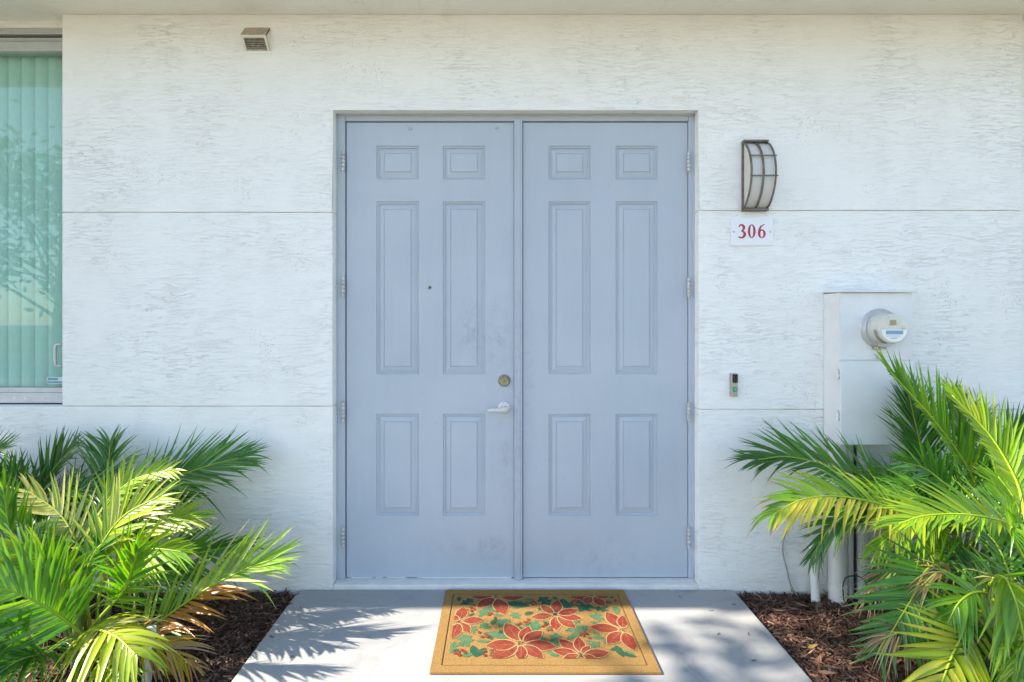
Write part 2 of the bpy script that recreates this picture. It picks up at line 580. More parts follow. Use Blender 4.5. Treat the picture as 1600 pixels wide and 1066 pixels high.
def leaf(name, label, px0, px1, cols, mat):
    x0, x1, z0, z1 = X(px0, DL), X(px1, DL), Z(902, DL), Z(191.8, DL)
    t = thing(name, label, 'door', ((x0 + x1) / 2, LY, z0))
    xs = [x0] + [X(c, DL) for cc in cols for c in cc] + [x1]
    zr = [(Z(b, DL), Z(a, DL)) for a, b in ROWS][::-1]
    zs = [z0] + [z for r in zr for z in r] + [z1]
    b = bmesh.new()
    gv = [[b.verts.new((x, LY, z)) for z in zs] for x in xs]
    for i in range(len(xs) - 1):
        for j in range(len(zs) - 1):
            if i % 2 == 1 and j % 2 == 1: continue
            b.faces.new((gv[i][j], gv[i + 1][j], gv[i + 1][j + 1], gv[i][j + 1]))
    # edges turned back to the rear face
    bx = box(x0, x1, LY + .012, LY + .044, z0, z1)
    merge(b, bx)
    e = .0
    for (a, c) in (((x0, z0), (x1, z0)), ((x1, z0), (x1, z1)), ((x1, z1), (x0, z1)), ((x0, z1), (x0, z0))):
        vs_ = [b.verts.new((a[0], LY, a[1])), b.verts.new((c[0], LY, c[1])), b.verts.new((c[0], LY + .0125, c[1])), b.verts.new((a[0], LY + .0125, a[1]))]
        b.faces.new(vs_)
    obj('door_slab', b, mat, t)
    for cc in cols:
        for (zb, zt) in zr:
            p = bmesh.new()
            xa, xb = X(cc[0], DL), X(cc[1], DL)
            rings = []
            for ins, dep in PROF:
                rings.append([p.verts.new(q) for q in ((xa + ins, LY + dep, zb + ins), (xb - ins, LY + dep, zb + ins), (xb - ins, LY + dep, zt - ins), (xa + ins, LY + dep, zt - ins))])
            for r0, r1 in zip(rings, rings[1:]):
                for k in range(4):
                    p.faces.new((r0[k], r0[(k + 1) % 4], r1[(k + 1) % 4], r1[k]))
            p.faces.new(rings[-1])
            obj('raised_panel', p, mat, t)
    return t

LEFT_COLS = [(588, 654.5), (692, 758)]
RIGHT_COLS = [(857, 923), (962, 1027.5)]
dl = leaf('door_leaf', 'left grey blue six panel door leaf with lever handle, deadbolt and peephole', 541.6, 802.9, LEFT_COLS, M['door_l'])
dr = leaf('door_leaf', 'right grey blue six panel door leaf without any handle', 817.3, 1074.0, RIGHT_COLS, M['door_r'])

def hinge(px, py0, py1, parent, mat):
    z0, z1 = Z(py1, 2.645), Z(py0, 2.645)
    x = X(px, 2.645)
    b = bmesh.new()
    n = 5
    for k in range(n):
        a = z0 + (z1 - z0) * k / n + .0014
        c = z0 + (z1 - z0) * (k + 1) / n - .0014
        tube([(x, .0525, a), (x, .0525, a + .001), (x, .0525, c - .001), (x, .0525, c)], [.0076, .0092, .0092, .0076], 14, b)
    tube([(x, .0525, z0 - .004), (x, .0525, z1 + .004)], .0045, 10, b)
    box(x - .002, x + .002, .055, .075, z0, z1, bm=b)
    return obj('hinge', b, mat, parent, True, 40)
M['hinge'] = plain('painted_hinge', (.50, .50, .50), .45, .2, var=.25, scale=60)
for y0, y1 in ((237, 268), (433, 464), (628, 659), (823, 855)):
    hinge(536.5, y0, y1, dl, M['hinge'])
    hinge(1076, y0 + 1, y1, dr, M['hinge'])
# plugs of a removed closer
for px, py in ((641, 201), (776, 199.5)):
    p = at(px, py, DL)
    obj('bolt_plug', lathe_y(p.x, p.z, [(.0, LY - .007), (.006, LY - .0065), (.010, LY - .003), (.0105, LY + .001)], 20), M['door_l'], dl, True, 40)
p = at(671.5, 449.5, DL)
ph = obj('peephole', lathe_y(p.x, p.z, [(.004, LY - .003), (.006, LY - .0045), (.009, LY - .003), (.0105, LY + .002)], 24), M['steelworn'], dl, True, 50)
obj('lens', lathe_y(p.x, p.z, [(0, LY - .0045), (.003, LY - .0042), (.0045, LY - .0025)], 18), M['bellblack'], ph, True)
p = at(788, 595, DL)
db = obj('deadbolt', lathe_y(p.x, p.z, [(.0185, LY - .021), (.021, LY - .0225), (.0235, LY - .019), (.031, LY - .005), (.033, LY), (.033, LY + .004)], 36), M['steelworn'], dl, True, 35)
cyl = lathe_y(p.x, p.z, [(0, LY - .0195), (.010, LY - .0195), (.0105, LY - .0185), (.018, LY - .0185), (.0187, LY - .021)], 28)
ky = obj('lock_cylinder', cyl, M['brasscyl'], db, True, 35)
obj('keyway', box(p.x - .0012, p.x + .0012, LY - .0205, LY - .019, p.z - .006, p.z + .005), M['darkgap'], db)
p = at(788, 636.5, DL)
lv = obj('lever_rose', lathe_y(p.x, p.z, [(0, LY - .012), (.022, LY - .012), (.030, LY - .009), (.0345, LY - .003), (.035, LY + .003)], 36), M['leverm'], dl, True, 35)
hb = bmesh.new()
tube([(p.x + .002, LY - .01, p.z - .002), (p.x + .002, LY - .05, p.z - .003)], [.0135, .0125], 20, hb)
q = at(762, 641.5, DL - .055)
path = bez([(p.x + .012, LY - .052, p.z - .001), (p.x - .02, LY - .055, p.z - .006), (q.x + .03, LY - .055, q.z + .001), (q.x, LY - .052, q.z)], 14)
rows = []
for i, c in enumerate(path):
    hw = .0135 - .006 * i / 13
    rows.append([hb.verts.new((c.x, c.y + dy, c.z + dz)) for dy, dz in ((-.007, -hw * .6), (-.009, 0), (-.007, hw * .6), (-.003, hw), (.005, hw * .8), (.007, 0), (.005, -hw * .8), (-.003, -hw))])
for a, c in zip(rows, rows[1:]):
    for k in range(8): hb.faces.new((a[k], a[(k + 1) % 8], c[(k + 1) % 8], c[k]))
hb.faces.new(rows[0]); hb.faces.new(rows[-1][::-1])
obj('lever', hb, M['leverm'], lv, True, 50)
# pale torn sweep showing under the left leaf
sw = bmesh.new()
rnd = random.Random(11)
zb = Z(902, DL)
for a, c in ((548, 583), (586, 598), (604, 612), (613, 634), (652, 799)):
    box(X(a, DL), X(c, DL), LY + .004, LY + .014, zb - .009, zb - .0012, .001, bm=sw)
obj('door_sweep', sw, M['plate'], dl)

# ---------------------------------------------------------------- window
WX1 = PX0 + .03
wy = .075
win = thing('window', 'tinted window in grey aluminium frame with closed vertical blinds behind it', 'window', (-2.6, wy, Z(632, 2.66)))
W0 = -3.9
f = bmesh.new()
box(W0, WX1, .068, .13, Z(54, 2.66), Z(43, 2.65) - .0005, .002, bm=f)
box(W0, WX1, .080, .13, Z(64, 2.67), Z(59, 2.67), .0015, bm=f)
box(W0, WX1, .074, .13, Z(80, 2.665), Z(64.6, 2.665), .002, bm=f)
obj('head_rail', f, M['alum'], win, True, 40)
obj('head_gap', box(W0, WX1, .095, .14, Z(66, 2.67), Z(50, 2.67)), M['darkgap'], win)
f = bmesh.new()
box(W0, WX1, .070, .13, Z(630, 2.66), Z(614, 2.66), .003, bm=f)
box(W0, WX1, .082, .13, Z(613.5, 2.67), Z(606, 2.67), .0015, bm=f)
sr = obj('sill_rail', f, M['alum'], win, True, 40)
for px in (23.5, 39.5, 67.5):
    p = at(px, 622.5, 2.66)
    obj('weep_cap', lathe_y(p.x, p.z, [(0, .0675), (.004, .0677), (.005, .0705)], 12), M['plate'], sr, True)
obj('sill_gasket', box(W0, WX1, .0702, .12, Z(632.6, 2.66), Z(630.2, 2.66)), M['darkgap'], win)
obj('stile', box(PX0 + .004, WX1 + .03, .078, .13, Z(606, 2.67), Z(80, 2.67), .002), M['alum'], win)
b = bmesh.new()
b.faces.new([b.verts.new((x_, .099, z_)) for x_, z_ in ((W0, Z(607, 2.69)), (PX0 + .006, Z(607, 2.69)), (PX0 + .006, Z(79, 2.69)), (W0, Z(79, 2.69)))])
obj('pane', b, M['glass'], win)
# pull handle near the edge
hp = bez([at(97, 538.5, 2.672), at(91, 538.5, 2.672), at(87, 541, 2.672), at(86.3, 548, 2.672), at(86.3, 562, 2.672), at(87.3, 569.5, 2.672), at(91, 572, 2.672), at(97, 572, 2.672)], 28)
obj('pull_handle', tube(hp, .007, 8), M['alum'], win, True)
p0, p1 = at(70.5, 600, 2.675), at(96.5, 589.5, 2.675)
st = obj('sticker', box(p0.x, p1.x, .0955, .0975, p0.z, p1.z), M['sticker2'], win)
obj('sticker_print', box(p0.x + .006, p1.x - .03, .0948, .0954, p0.z + .018, p1.z - .004), M['sticker'], st)
obj('sticker_print', box(p0.x + .003, p1.x - .004, .0948, .0954, p0.z + .004, p0.z + .013), M['sticker'], st)

bl = thing('vertical_blinds', 'pale vertical blind slats hanging closed behind the tinted window', 'blinds', (-2.6, .16, Z(606, 2.75)))
obj('headrail', box(W0, WX1 + .05, .14, .19, Z(84, 2.75), Z(70, 2.75)), M['blind'], bl)
sm = None
pitch = 20.8 * 2.75 / F
k = 0
x = X(80.5, 2.75) + pitch
while x > -3.75:
    if sm is None:
        b = bmesh.new()
        zt, zb_ = Z(87, 2.75), Z(604, 2.75)
        w = pitch + .012
        rowa = []
        for i in range(7):
            u = i / 6 - .5
            yy = .010 * (1 - (2 * u) ** 2) * -1 + u * .034
            rowa.append((b.verts.new((u * w, yy, zb_)), b.verts.new((u * w, yy, zt))))
        for a, c in zip(rowa, rowa[1:]): b.faces.new((a[0], c[0], c[1], a[1]))
        o = obj('slat', b, M['blind'], bl, True)
        sm = o.data
    else:
        o = bpy.data.objects.new('slat', sm)
        C.objects.link(o)
        o.parent = bl
    o.location = Vector((x - pitch / 2, .165, 0)) - Vector(bl.location)
    o.rotation_euler.z = random.uniform(-.03, .03)
    x -= pitch

# ================================================================ WALL FITTINGS
# ---- louvred vent
VX0, VX1 = X(383), X(422)
zt, zb_, za, D_ = Z(43.5), Z(81), Z(54.5, 2.54), 2.54
ya = D_ - WALL_D
vt = thing('wall_vent', 'small stucco painted louvred vent hood high on the wall near the window', 'vent', ((VX0 + VX1) / 2, 0, zb_))
b = bmesh.new()
A = [b.verts.new(c) for c in ((VX0, -.001, zt), (VX1, -.001, zt), (VX1, ya, za), (VX0, ya, za))]
b.faces.new(A)
ex = bmesh.ops.extrude_face_region(b, geom=list(b.faces))
for v in [e for e in ex['geom'] if isinstance(e, bmesh.types.BMVert)]: v.co += Vector((0, .004, -.006))
obj('hood_top', b, M['ventdirt'], vt)
for xx in (VX0, VX1 - .006):
    b = bmesh.new()
    a = [b.verts.new((xx, y, z)) for y, z in ((-.001, zt - .001), (ya + .001, za - .001), (-.001, zb_))]
    c = [b.verts.new((xx + .006, y, z)) for y, z in ((-.001, zt - .001), (ya + .001, za - .001), (-.001, zb_))]
    b.faces.new(a); b.faces.new(c[::-1])
    for i in range(3): b.faces.new((a[i], a[(i + 1) % 3], c[(i + 1) % 3], c[i]))
    obj('cheek', b, M['ventpaint'], vt)
def vface(u, v_, off):
    # point on the louvre face: u across, v_ down from apex to wall
    y = ya + (0 - ya) * v_
    z = za + (zb_ - za) * v_
    nrm = Vector((0, (zb_ - za), -(0 - ya))).normalized()
    if nrm.y > 0: nrm = -nrm
    return Vector((VX0 + (VX1 - VX0) * u, y, z)) + nrm * off
def vslab(u0, u1, v0, v1, o0, o1, bm):
    a = [bm.verts.new(vface(u, v_, o0)) for u, v_ in ((u0, v0), (u1, v0), (u1, v1), (u0, v1))]
    c = [bm.verts.new(vface(u, v_, o1)) for u, v_ in ((u0, v0), (u1, v0), (u1, v1), (u0, v1))]
    bm.faces.new(a); bm.faces.new(c[::-1])
    for i in range(4): bm.faces.new((a[i], a[(i + 1) % 4], c[(i + 1) % 4], c[i]))
b = bmesh.new()
vslab(0, 1, .0, .16, -.004, .003, b); vslab(0, .09, .16, 1, -.004, .003, b); vslab(.92, 1, .16, 1, -.004, .003, b); vslab(.09, .92, .93, 1, -.004, .003, b)
obj('louvre_frame', b, M['ventpaint'], vt)
b = bmesh.new()
vslab(.05, .95, .1, .97, -.016, -.012, b)
obj('louvre_back', b, M['ventdark'], vt)
for i in range(7):
    b = bmesh.new()
    v0 = .19 + i * .105
    vslab(.09, .92, v0, v0 + .045, -.010, -.001, b)
    obj('slat', b, M['ventslat'], vt)
b = bmesh.new()
rnd = random.Random(5)
for i in range(26):
    u, v_ = rnd.uniform(.25, .9), rnd.uniform(.55, .93)
    vslab(u, u + rnd.uniform(.02, .12), v_, v_ + rnd.uniform(.01, .04), -.004, rnd.uniform(-.001, .0015), b)
obj('lint', b, M['ventslat'], vt)
obj('flange', box(VX0 - .012, VX1 + .006, -.004, .004, zb_ - .012, zb_ + .004, .003), M['stucco'], vt, True, 40)

# ---- wall lamp
SX0, SX1 = X(1158), X(1197)
sz0, sz1 = Z(331), Z(221)
ls = thing('wall_lamp', 'rusted half moon wall lamp with caged white diffuser above the number sign', 'lamp', ((SX0 + SX1) / 2, 0, sz0))
P_ = .088
b = box(SX0, SX1, -.014, -.001, sz0, sz1, .003)
obj('back_plate', b, M['rust'], ls, True, 40)
def arc(x, pr, inset=0.0, n=22):
    out = []
    for i in range(n):
        u = i / (n - 1) * 2 - 1
        out.append(Vector((x, -.012 - pr * (1 - u * u) ** .72, (sz0 + sz1) / 2 + u * ((sz1 - sz0) / 2 - .010 - inset))))
    return out
for xx in (SX0 + .004, (SX0 + SX1) / 2, SX1 - .004):
    obj('cage_bar', tube(arc(xx, P_), .0052, 8), M['rust'], ls, True)
for u in (.44, -.13):
    zc = (sz0 + sz1) / 2 + u * (sz1 - sz0) / 2
    yc = -.012 - P_ * (1 - u * u) ** .72 - .003
    obj('cross_bar', tube([(SX0 - .003, yc, zc), (SX1 + .006, yc, zc)], .0032, 8), M['rust'], ls, True)
for zc in (sz0 + .006, sz1 - .006):
    obj('end_bar', box(SX0, SX1, -.030, -.013, zc - .005, zc + .005, .002), M['rust'], ls)
b = bmesh.new()
a1 = arc(SX0 + .008, P_ - .010, .006); a2 = arc(SX1 - .008, P_ - .010, .006)
va = [b.verts.new(p) for p in a1]; vb = [b.verts.new(p) for p in a2]
for i in range(len(va) - 1): b.faces.new((va[i], vb[i], vb[i + 1], va[i + 1]))
b.faces.new(va); b.faces.new(vb[::-1])
obj('diffuser', b, M['diffuser'], ls, True, 40)

# ---- number sign 306
NX0, NX1, nz0, nz1 = X(1142, 2.585), X(1208, 2.585), Z(384, 2.585), Z(340.5, 2.585)
ns = thing('number_sign', 'white enamel house number plate reading 306 in red', 'sign', ((NX0 + NX1) / 2, 0, nz0))
obj('plate', box(NX0, NX1, -.006, -.001, nz0, nz1, .0012), M['plate'], ns)
for px in (1146.5, 1203.5):
    p = at(px, 362.5, 2.584)
    obj('screw', lathe_y(p.x, p.z, [(0, -.009), (.003, -.0085), (.0045, -.006)], 14), M['steelworn'], ns, True)
def stroke(bm, pts, wid, n=28, y=-.0068):
    pts = bez([Vector((x, 0, z)) for x, z in pts], n)
    m = len(wid)
    L, Rr = [], []
    for i, p in enumerate(pts):
        t = (pts[min(i + 1, n - 1)] - pts[max(i - 1, 0)]).normalized()
        nn = Vector((-t.z, 0, t.x))
        u = i / (n - 1) * (m - 1)
        k_ = min(int(u), m - 2)
        w = wid[k_] + (wid[k_ + 1] - wid[k_]) * (u - k_)
        L.append(bm.verts.new((p.x + nn.x * w / 2, y, p.z + nn.z * w / 2)))
        Rr.append(bm.verts.new((p.x - nn.x * w / 2, y, p.z - nn.z * w / 2)))
    for i in range(n - 1): bm.faces.new((L[i], Rr[i], Rr[i + 1], L[i + 1]))
dh = 21.5 * 2.585 / F                   # digit height
zc0 = Z(372.3, 2.585)
def digit(ch, px):
    b = bmesh.new()
    x0 = X(px, 2.585)
    w = dh * .56
    T = lambda pts: [(x0 + u * w, zc0 + v_ * dh) for u, v_ in pts]
    if ch == '0':
        n = 40
        o_ = [b.verts.new((x0 + w * (.5 + .5 * math.cos(2 * math.pi * i / n)), -.0068, zc0 + dh * (.5 + .5 * math.sin(2 * math.pi * i / n)))) for i in range(n)]
        i_ = [b.verts.new((x0 + w * (.5 + .20 * math.cos(2 * math.pi * i / n)), -.0068, zc0 + dh * (.5 + .44 * math.sin(2 * math.pi * i / n)))) for i in range(n)]
        for i in range(n): b.faces.new((o_[i], o_[(i + 1) % n], i_[(i + 1) % n], i_[i]))
    if ch == '6':
        n = 40
        o_ = [b.verts.new((x0 + w * (.5 + .5 * math.cos(2 * math.pi * i / n)), -.0068, zc0 + dh * (.315 + .32 * math.sin(2 * math.pi * i / n)))) for i in range(n)]
        i_ = [b.verts.new((x0 + w * (.51 + .20 * math.cos(2 * math.pi * i / n)), -.0068, zc0 + dh * (.305 + .245 * math.sin(2 * math.pi * i / n)))) for i in range(n)]
        for i in range(n): b.faces.new((o_[i], o_[(i + 1) % n], i_[(i + 1) % n], i_[i]))
        stroke(b, T([(.14, .28), (.15, .50), (.32, .78), (.62, .93), (.93, 1.0)]), [w * .27, w * .27, w * .24, w * .14, w * .05], y=-.0070)
    if ch == '3':
        stroke(b, T([(.06, .80), (.22, .93), (.48, .95), (.72, .80), (.62, .60), (.36, .50)]), [w * .14, w * .19, w * .24, w * .36, w * .24, w * .12])
        stroke(b, T([(.36, .52), (.66, .46), (.83, .28), (.66, .09), (.36, .03), (.04, .10)]), [w * .12, w * .22, w * .38, w * .28, w * .17, w * .22], y=-.0070)
    obj('digit', b, M['red'], ns)
digit('3', 1153.5); digit('0', 1168.3); digit('6', 1184)

# ---- doorbell
bx0, bx1, bz0, bz1 = X(1143, 2.565), X(1153, 2.565), Z(620, 2.565), Z(584, 2.565)
be = thing('doorbell', 'slim video doorbell with black camera window and green button right of the doors', 'doorbell', ((bx0 + bx1) / 2, 0, bz0))
obj('housing', box(bx0, bx1, -.026, -.001, bz0, bz1, .004, 3), M['bellbody'], be, True, 40)
b = bmesh.new()
pts = []
xm = (bx0 + bx1) / 2 + .0012
hw = (bx1 - bx0) / 2 - .003
zl = Z(597, 2.565)
for i in range(13):
    a = math.pi + math.pi * i / 12
    pts.append((xm + hw * math.cos(a), zl + .4 * hw * math.sin(a)))
pts += [(xm + hw, bz1 - .003), (xm - hw, bz1 - .003)]
obj('camera_window', prism_y(pts, -.0285, -.0255), M['bellblack'], be)
p = at(1148.6, 608.5, 2.562)
bt = obj('button', lathe_y(p.x, p.z, [(.0075, -.029), (.012, -.0285), (.0128, -.0255)], 24), M['bellgreen'], be, True, 40)
obj('button_centre', lathe_y(p.x, p.z, [(0, -.0282), (.007, -.0280), (.0076, -.0288)], 20), M['bellgreen2'], bt, True)

# ---- electric meter box
MD = 2.462
my = MD - WALL_D
ex0, ex1 = X(1313, MD), X(1426, MD)
ez0, ez1, ezm = Z(693.5, MD), Z(457.5, MD), Z(563.5, MD)
mbx = thing('meter_box', 'white painted steel electric meter cabinet mounted on the wall', 'meter box', ((ex0 + ex1) / 2, 0, ez0))
obj('cabinet', box(ex0, ex1, my + .006, -.0015, ez0, ez1, .003), M['meterbox'], mbx, True, 40)
obj('upper_cover', box(ex0 + .001, ex1 - .001, my, my + .0055, ezm + .003, ez1 - .001, .002), M['meterbox'], mbx, True, 40)
obj('lower_cover', box(ex0 - .003, ex1 + .003, my - .008, my + .005, ez0 - .004, ezm - .003, .003), M['meterbox'], mbx, True, 40)
b = box(ex0 - .004, ex1 + .012, my - .016, -.0012, ez1 + .0008, ez1 + .013, .003)
for v in b.verts:
    v.co.z += (v.co.y - my) * .045
obj('rain_lid', b, M['meterbox'], mbx, True, 40)
for py in (585, 650):
    zc = Z(py, MD)
    b = box(ex0 - .012, ex0 - .001, my + .008, my + .028, zc - .026, zc + .026, .003)
    tube([(ex0 - .012, my + .004, zc - .022), (ex0 - .012, my + .004, zc + .012)], .006, 10, b)
    box(ex0 - .014, ex0 + .004, my - .002, my + .008, zc - .012, zc - .002, .002, bm=b)
    obj('latch', b, M['meterbox'], mbx, True, 40)
# meter
c = at(1374.5, 513.5, MD)
mt = obj('meter_ring', lathe_y(c.x, c.z, [(.078, my - .022), (.088, my - .024), (.092, my - .018), (.094, my - .004), (.098, my), (.098, my + .004)], 48), M['alum'], mbx, True, 40)
M['meterbody'] = plain('meter_body', (.60, .585, .51), .10, var=.05)
M['meterlabel'] = plain('meter_label_blue', (.18, .36, .50), .4)
M['meterlcd'] = plain('meter_display', (.34, .28, .16), .3)
yb = my - .090
mt2 = obj('meter_body', lathe_y(c.x, c.z, [(0, yb), (.062, yb), (.069, yb + .004), (.071, yb + .012), (.074, yb + .068), (.084, my - .020)], 48), M['meterbody'], mbx, True, 35)
obj('display_bezel', prism_y([(c.x - .026, c.z + .014), (c.x + .026, c.z + .014), (c.x + .026, c.z + .056), (c.x - .026, c.z + .056)], yb - .002, yb + .002, .0008), M['meterbody'], mt2)
obj('display', box(c.x - .022, c.x + .008, yb - .0032, yb - .001, c.z + .018, c.z + .042), M['meterlcd'], mt2)
pts = [(c.x - .060, c.z - .004)] + [(c.x + .062 * math.cos(a), c.z + .062 * math.sin(a)) for a in [math.pi * 1.1 + i * math.pi * .8 / 14 for i in range(15)]] + [(c.x + .060, c.z - .004)]
obj('name_plate', prism_y(pts, yb - .002, yb + .002), M['plate'], mt2)
obj('label_band', box(c.x - .040, c.x + .040, yb - .0032, yb - .001, c.z - .026, c.z - .008), M['meterlabel'], mt2)
obj('label_line', box(c.x - .040, c.x + .026, yb - .0032, yb - .001, c.z - .036, c.z - .032), M['alum'], mt2)
obj('label_line', box(c.x - .020, c.x + .012, yb - .0032, yb - .001, c.z - .046, c.z - .042), M['meterlabel'], mt2)
obj('reset_port', lathe_y(c.x + .042, c.z + .006, [(0, yb - .004), (.006, yb - .004), (.009, yb)], 18), M['meterbody'], mt2, True, 40)
dark = bmesh.new()
for i in range(8):
    a0, a1 = math.pi * (1.02 + .05 * i), math.pi * (1.02 + .05 * (i + 1))
    q_ = [dark.verts.new((c.x + .0742 * math.cos(a), y, c.z + .0742 * math.sin(a))) for a, y in ((a0, yb + .016), (a1, yb + .016), (a1, yb + .032), (a0, yb + .032))]
    dark.faces.new(q_)
obj('vent_band', dark, M['cable_g'], mt2)
sq = at(1376, 545, MD - .02)
b = bmesh.new()
for i in range(6):
    box(sq.x - .03 + i * .010, sq.x - .022 + i * .010, my - .02, my - .006, sq.z + random.uniform(-.006, .002), sq.z + random.uniform(.004, .012), .001, bm=b)
obj('lock_clasp', b, M['steelworn'], mbx)
obj('seal_tag', tube([(sq.x - .008, my - .012, sq.z - .004), (sq.x - .009, my - .014, sq.z - .03), (sq.x - .006, my - .012, sq.z - .052)], [.0025, .003, .007], 8), M['steelworn'], mbx)

# ---- conduits and cables below the meter box
def conduit(px, D, w, ztop, label, top_px=None, coup=None, mat='pvc', name='conduit_pipe', group='conduits under the meter box', zb=-.06):
    x = X(px, D); y = D - WALL_D
    xt = x if top_px is None else X(top_px, D)
    t = thing(name, label, 'pipe', (x, y, zb), group)
    obj('pipe', tube([(x, y, zb), (x * .5 + xt * .5, y, (zb + ztop) / 2), (xt, y, ztop)], w, 24), M[mat], t, True, 50)
    if coup is not None:
        obj('coupling', tube([(x, y, coup - .05), (x, y, coup)], w * 1.1, 24), M[mat], t, True, 50)
    return t
conduit(1308, 2.525, .039, ez0 + .01, 'thickest white conduit rising from the mulch to the meter box', coup=.07)
conduit(1346, 2.54, .026, ez0 + .01, 'medium white conduit right of the thickest one below the meter box')
conduit(1330, 2.555, .0125, ez0 + .01, 'thin white conduit between the two larger pipes under the meter box')
conduit(1275, 2.52, .020, .27, 'short leaning white pipe stub left of the meter conduits', top_px=1271)
conduit(1336, 2.53, .006, ez0 + .01, 'black vertical cable running down between the meter conduits', mat='cable_k', name='power_cable')
gc = bez([at(1236, 812, 2.582), at(1226, 838, 2.58), at(1223, 862, 2.58), at(1230, 892, 2.578), at(1236, 915, 2.575), at(1248, 934, 2.56)], 30)
tag(obj('grey_cable', tube(gc, .0035, 8), M['cable_g'], None, True), 'thin grey cable looping down the wall left of the meter conduits', 'cable')
kc = bez([at(1319, 940, 2.46), at(1317, 918, 2.46), at(1322, 903, 2.46), at(1337, 900, 2.46), at(1349, 905, 2.46), at(1354, 918, 2.46), at(1350, 938, 2.46)], 30)
tag(obj('black_wire', tube(kc, .0026, 8), M['cable_k'], None, True), 'black wire loop standing in the mulch in front of the conduits', 'wire')
rs = gnd(228, 1068, -.03)
rz = thing('riser_pipe', 'white plastic riser pipe standing in the left mulch bed under palm fronds', 'pipe', rs)
tp = at(235, 986, rs.y + WALL_D + .02)
obj('pipe', tube([rs - Vector((0, 0, .05)), (rs + tp) / 2, tp], .0165, 20), M['pvc'], rz, True, 50)
obj('cap', tube([tp - Vector((0, 0, .02)), tp + Vector((0, 0, .012))], .0195, 20), M['pvc'], rz, True, 50)

# ================================================================ DOORMAT
mz = .009
mx0, mx1, my1, my0 = -.273, .637, -.017, -.625
dm = thing('doormat', 'tan coir doormat printed with red poinsettias and green holly leaves', 'doormat', ((mx0 + mx1) / 2, (my0 + my1) / 2, 0))
def mat_sheet(x0, x1, y0, y1, bm=None):
    return box(x0, x1, y0, y1, .001, mz, .003, bm=bm)
bw = .043
bm_ = bmesh.new()
outer = [(mx0, my0), (mx1, my0), (mx1, my1), (mx0, my1)]
inner = [(mx0 + bw, my0 + bw), (mx1 - bw, my0 + bw), (mx1 - bw, my1 - bw), (mx0 + bw, my1 - bw)]
for zz in (.001, mz):
    pass
def vv(p, z): return bm_.verts.new((p[0], p[1], z))
ob, ot = [vv(p, .001) for p in outer], [vv(p, mz) for p in outer]
ib, it = [vv(p, .001) for p in inner], [vv(p, mz) for p in inner]
for i in range(4):
    j = (i + 1) % 4
    bm_.faces.new((ob[i], ob[j], ot[j], ot[i]))
    bm_.faces.new((ot[i], ot[j], it[j], it[i]))
    bm_.faces.new((it[i], it[j], ib[j], ib[i]))
    bm_.faces.new((ob[j], ob[i], ib[i], ib[j]))
bmesh.ops.bevel(bm_, geom=[e for e in bm_.edges], offset=.002, segments=2, affect='EDGES')
obj('mat_border', bm_, M['coir'], dm, True, 50)
obj('mat_field', mat_sheet(mx0 + bw + .003, mx1 - bw - .003, my0 + bw + .003, my1 - bw - .003), M['coir'], dm, True, 50)
FX0, FX1, FY0, FY1 = -.208, .580, -.543, -.082
def zp(zx, zy):                       # mat drawing coordinates read off the photograph -> mat plane
    p = gnd(650 + zx / 3.902, 900 + zy / 3.902, mz)
    return Vector((p.x, p.y))
def clampf(p): return Vector((min(max(p.x, FX0), FX1), min(max(p.y, FY0), FY1)))
zlev = [mz + .0010]
def blade(c, t, ratio, mat, name, start=.10, bulge=.45, vein=True, spiky=False, grow=0.0):
    """petal or leaf: two halves meeting at a slim bare vein"""
    c, t = Vector(c), Vector(t)
    d = t - c
    L = d.length
    if L < .008: return
    d.normalize()
    nn = Vector((-d.y, d.x))
    z = zlev[0]
    zlev[0] += .000012
    b = bmesh.new()
    n = 12
    gap = .0011 if vein else 0
    for s in (1, -1):
        ro = []
        for i in range(n + 1):
            u = i / n
            w = ratio * L * (math.sin(math.pi * min(1, u ** (math.log(.5) / math.log(bulge)))) ** .85) + grow
            if spiky: w *= (.62 if i % 4 in (1, 2) else 1.25)
            a = c + d * L * (start + (1 - start) * u)
            g_ = gap * (1 - u) if s == 1 else 0
            p0 = clampf(a + nn * s * g_)
            p1 = clampf(a + nn * s * max(w, g_))
            ro.append((b.verts.new((p0.x, p0.y, z)), b.verts.new((p1.x, p1.y, z))))
        for q0, q1 in zip(ro, ro[1:]):
            try: b.faces.new((q0[0], q0[1], q1[1], q1[0]))
            except ValueError: pass
    bmesh.ops.remove_doubles(b, verts=b.verts, dist=.0001)
    bmesh.ops.dissolve_degenerate(b, dist=.0001, edges=b.edges)
    for f_ in b.faces:
        if f_.normal.z < 0: f_.normal_flip()
    me = bpy.data.meshes.new(name)
    b.to_mesh(me); b.free()
    link(name, me, M[mat], dm)
def dot(p, r, mat, name):
    b = bmesh.new()
    z = zlev[0]; zlev[0] += .000012
    p = clampf(p)
    b.faces.new([b.verts.new((p.x + r * math.cos(2 * math.pi * k / 12), p.y + r * math.sin(2 * math.pi * k / 12), z)) for k in range(12)])
    me = bpy.data.meshes.new(name); b.to_mesh(me); b.free()
    link(name, me, M[mat], dm)
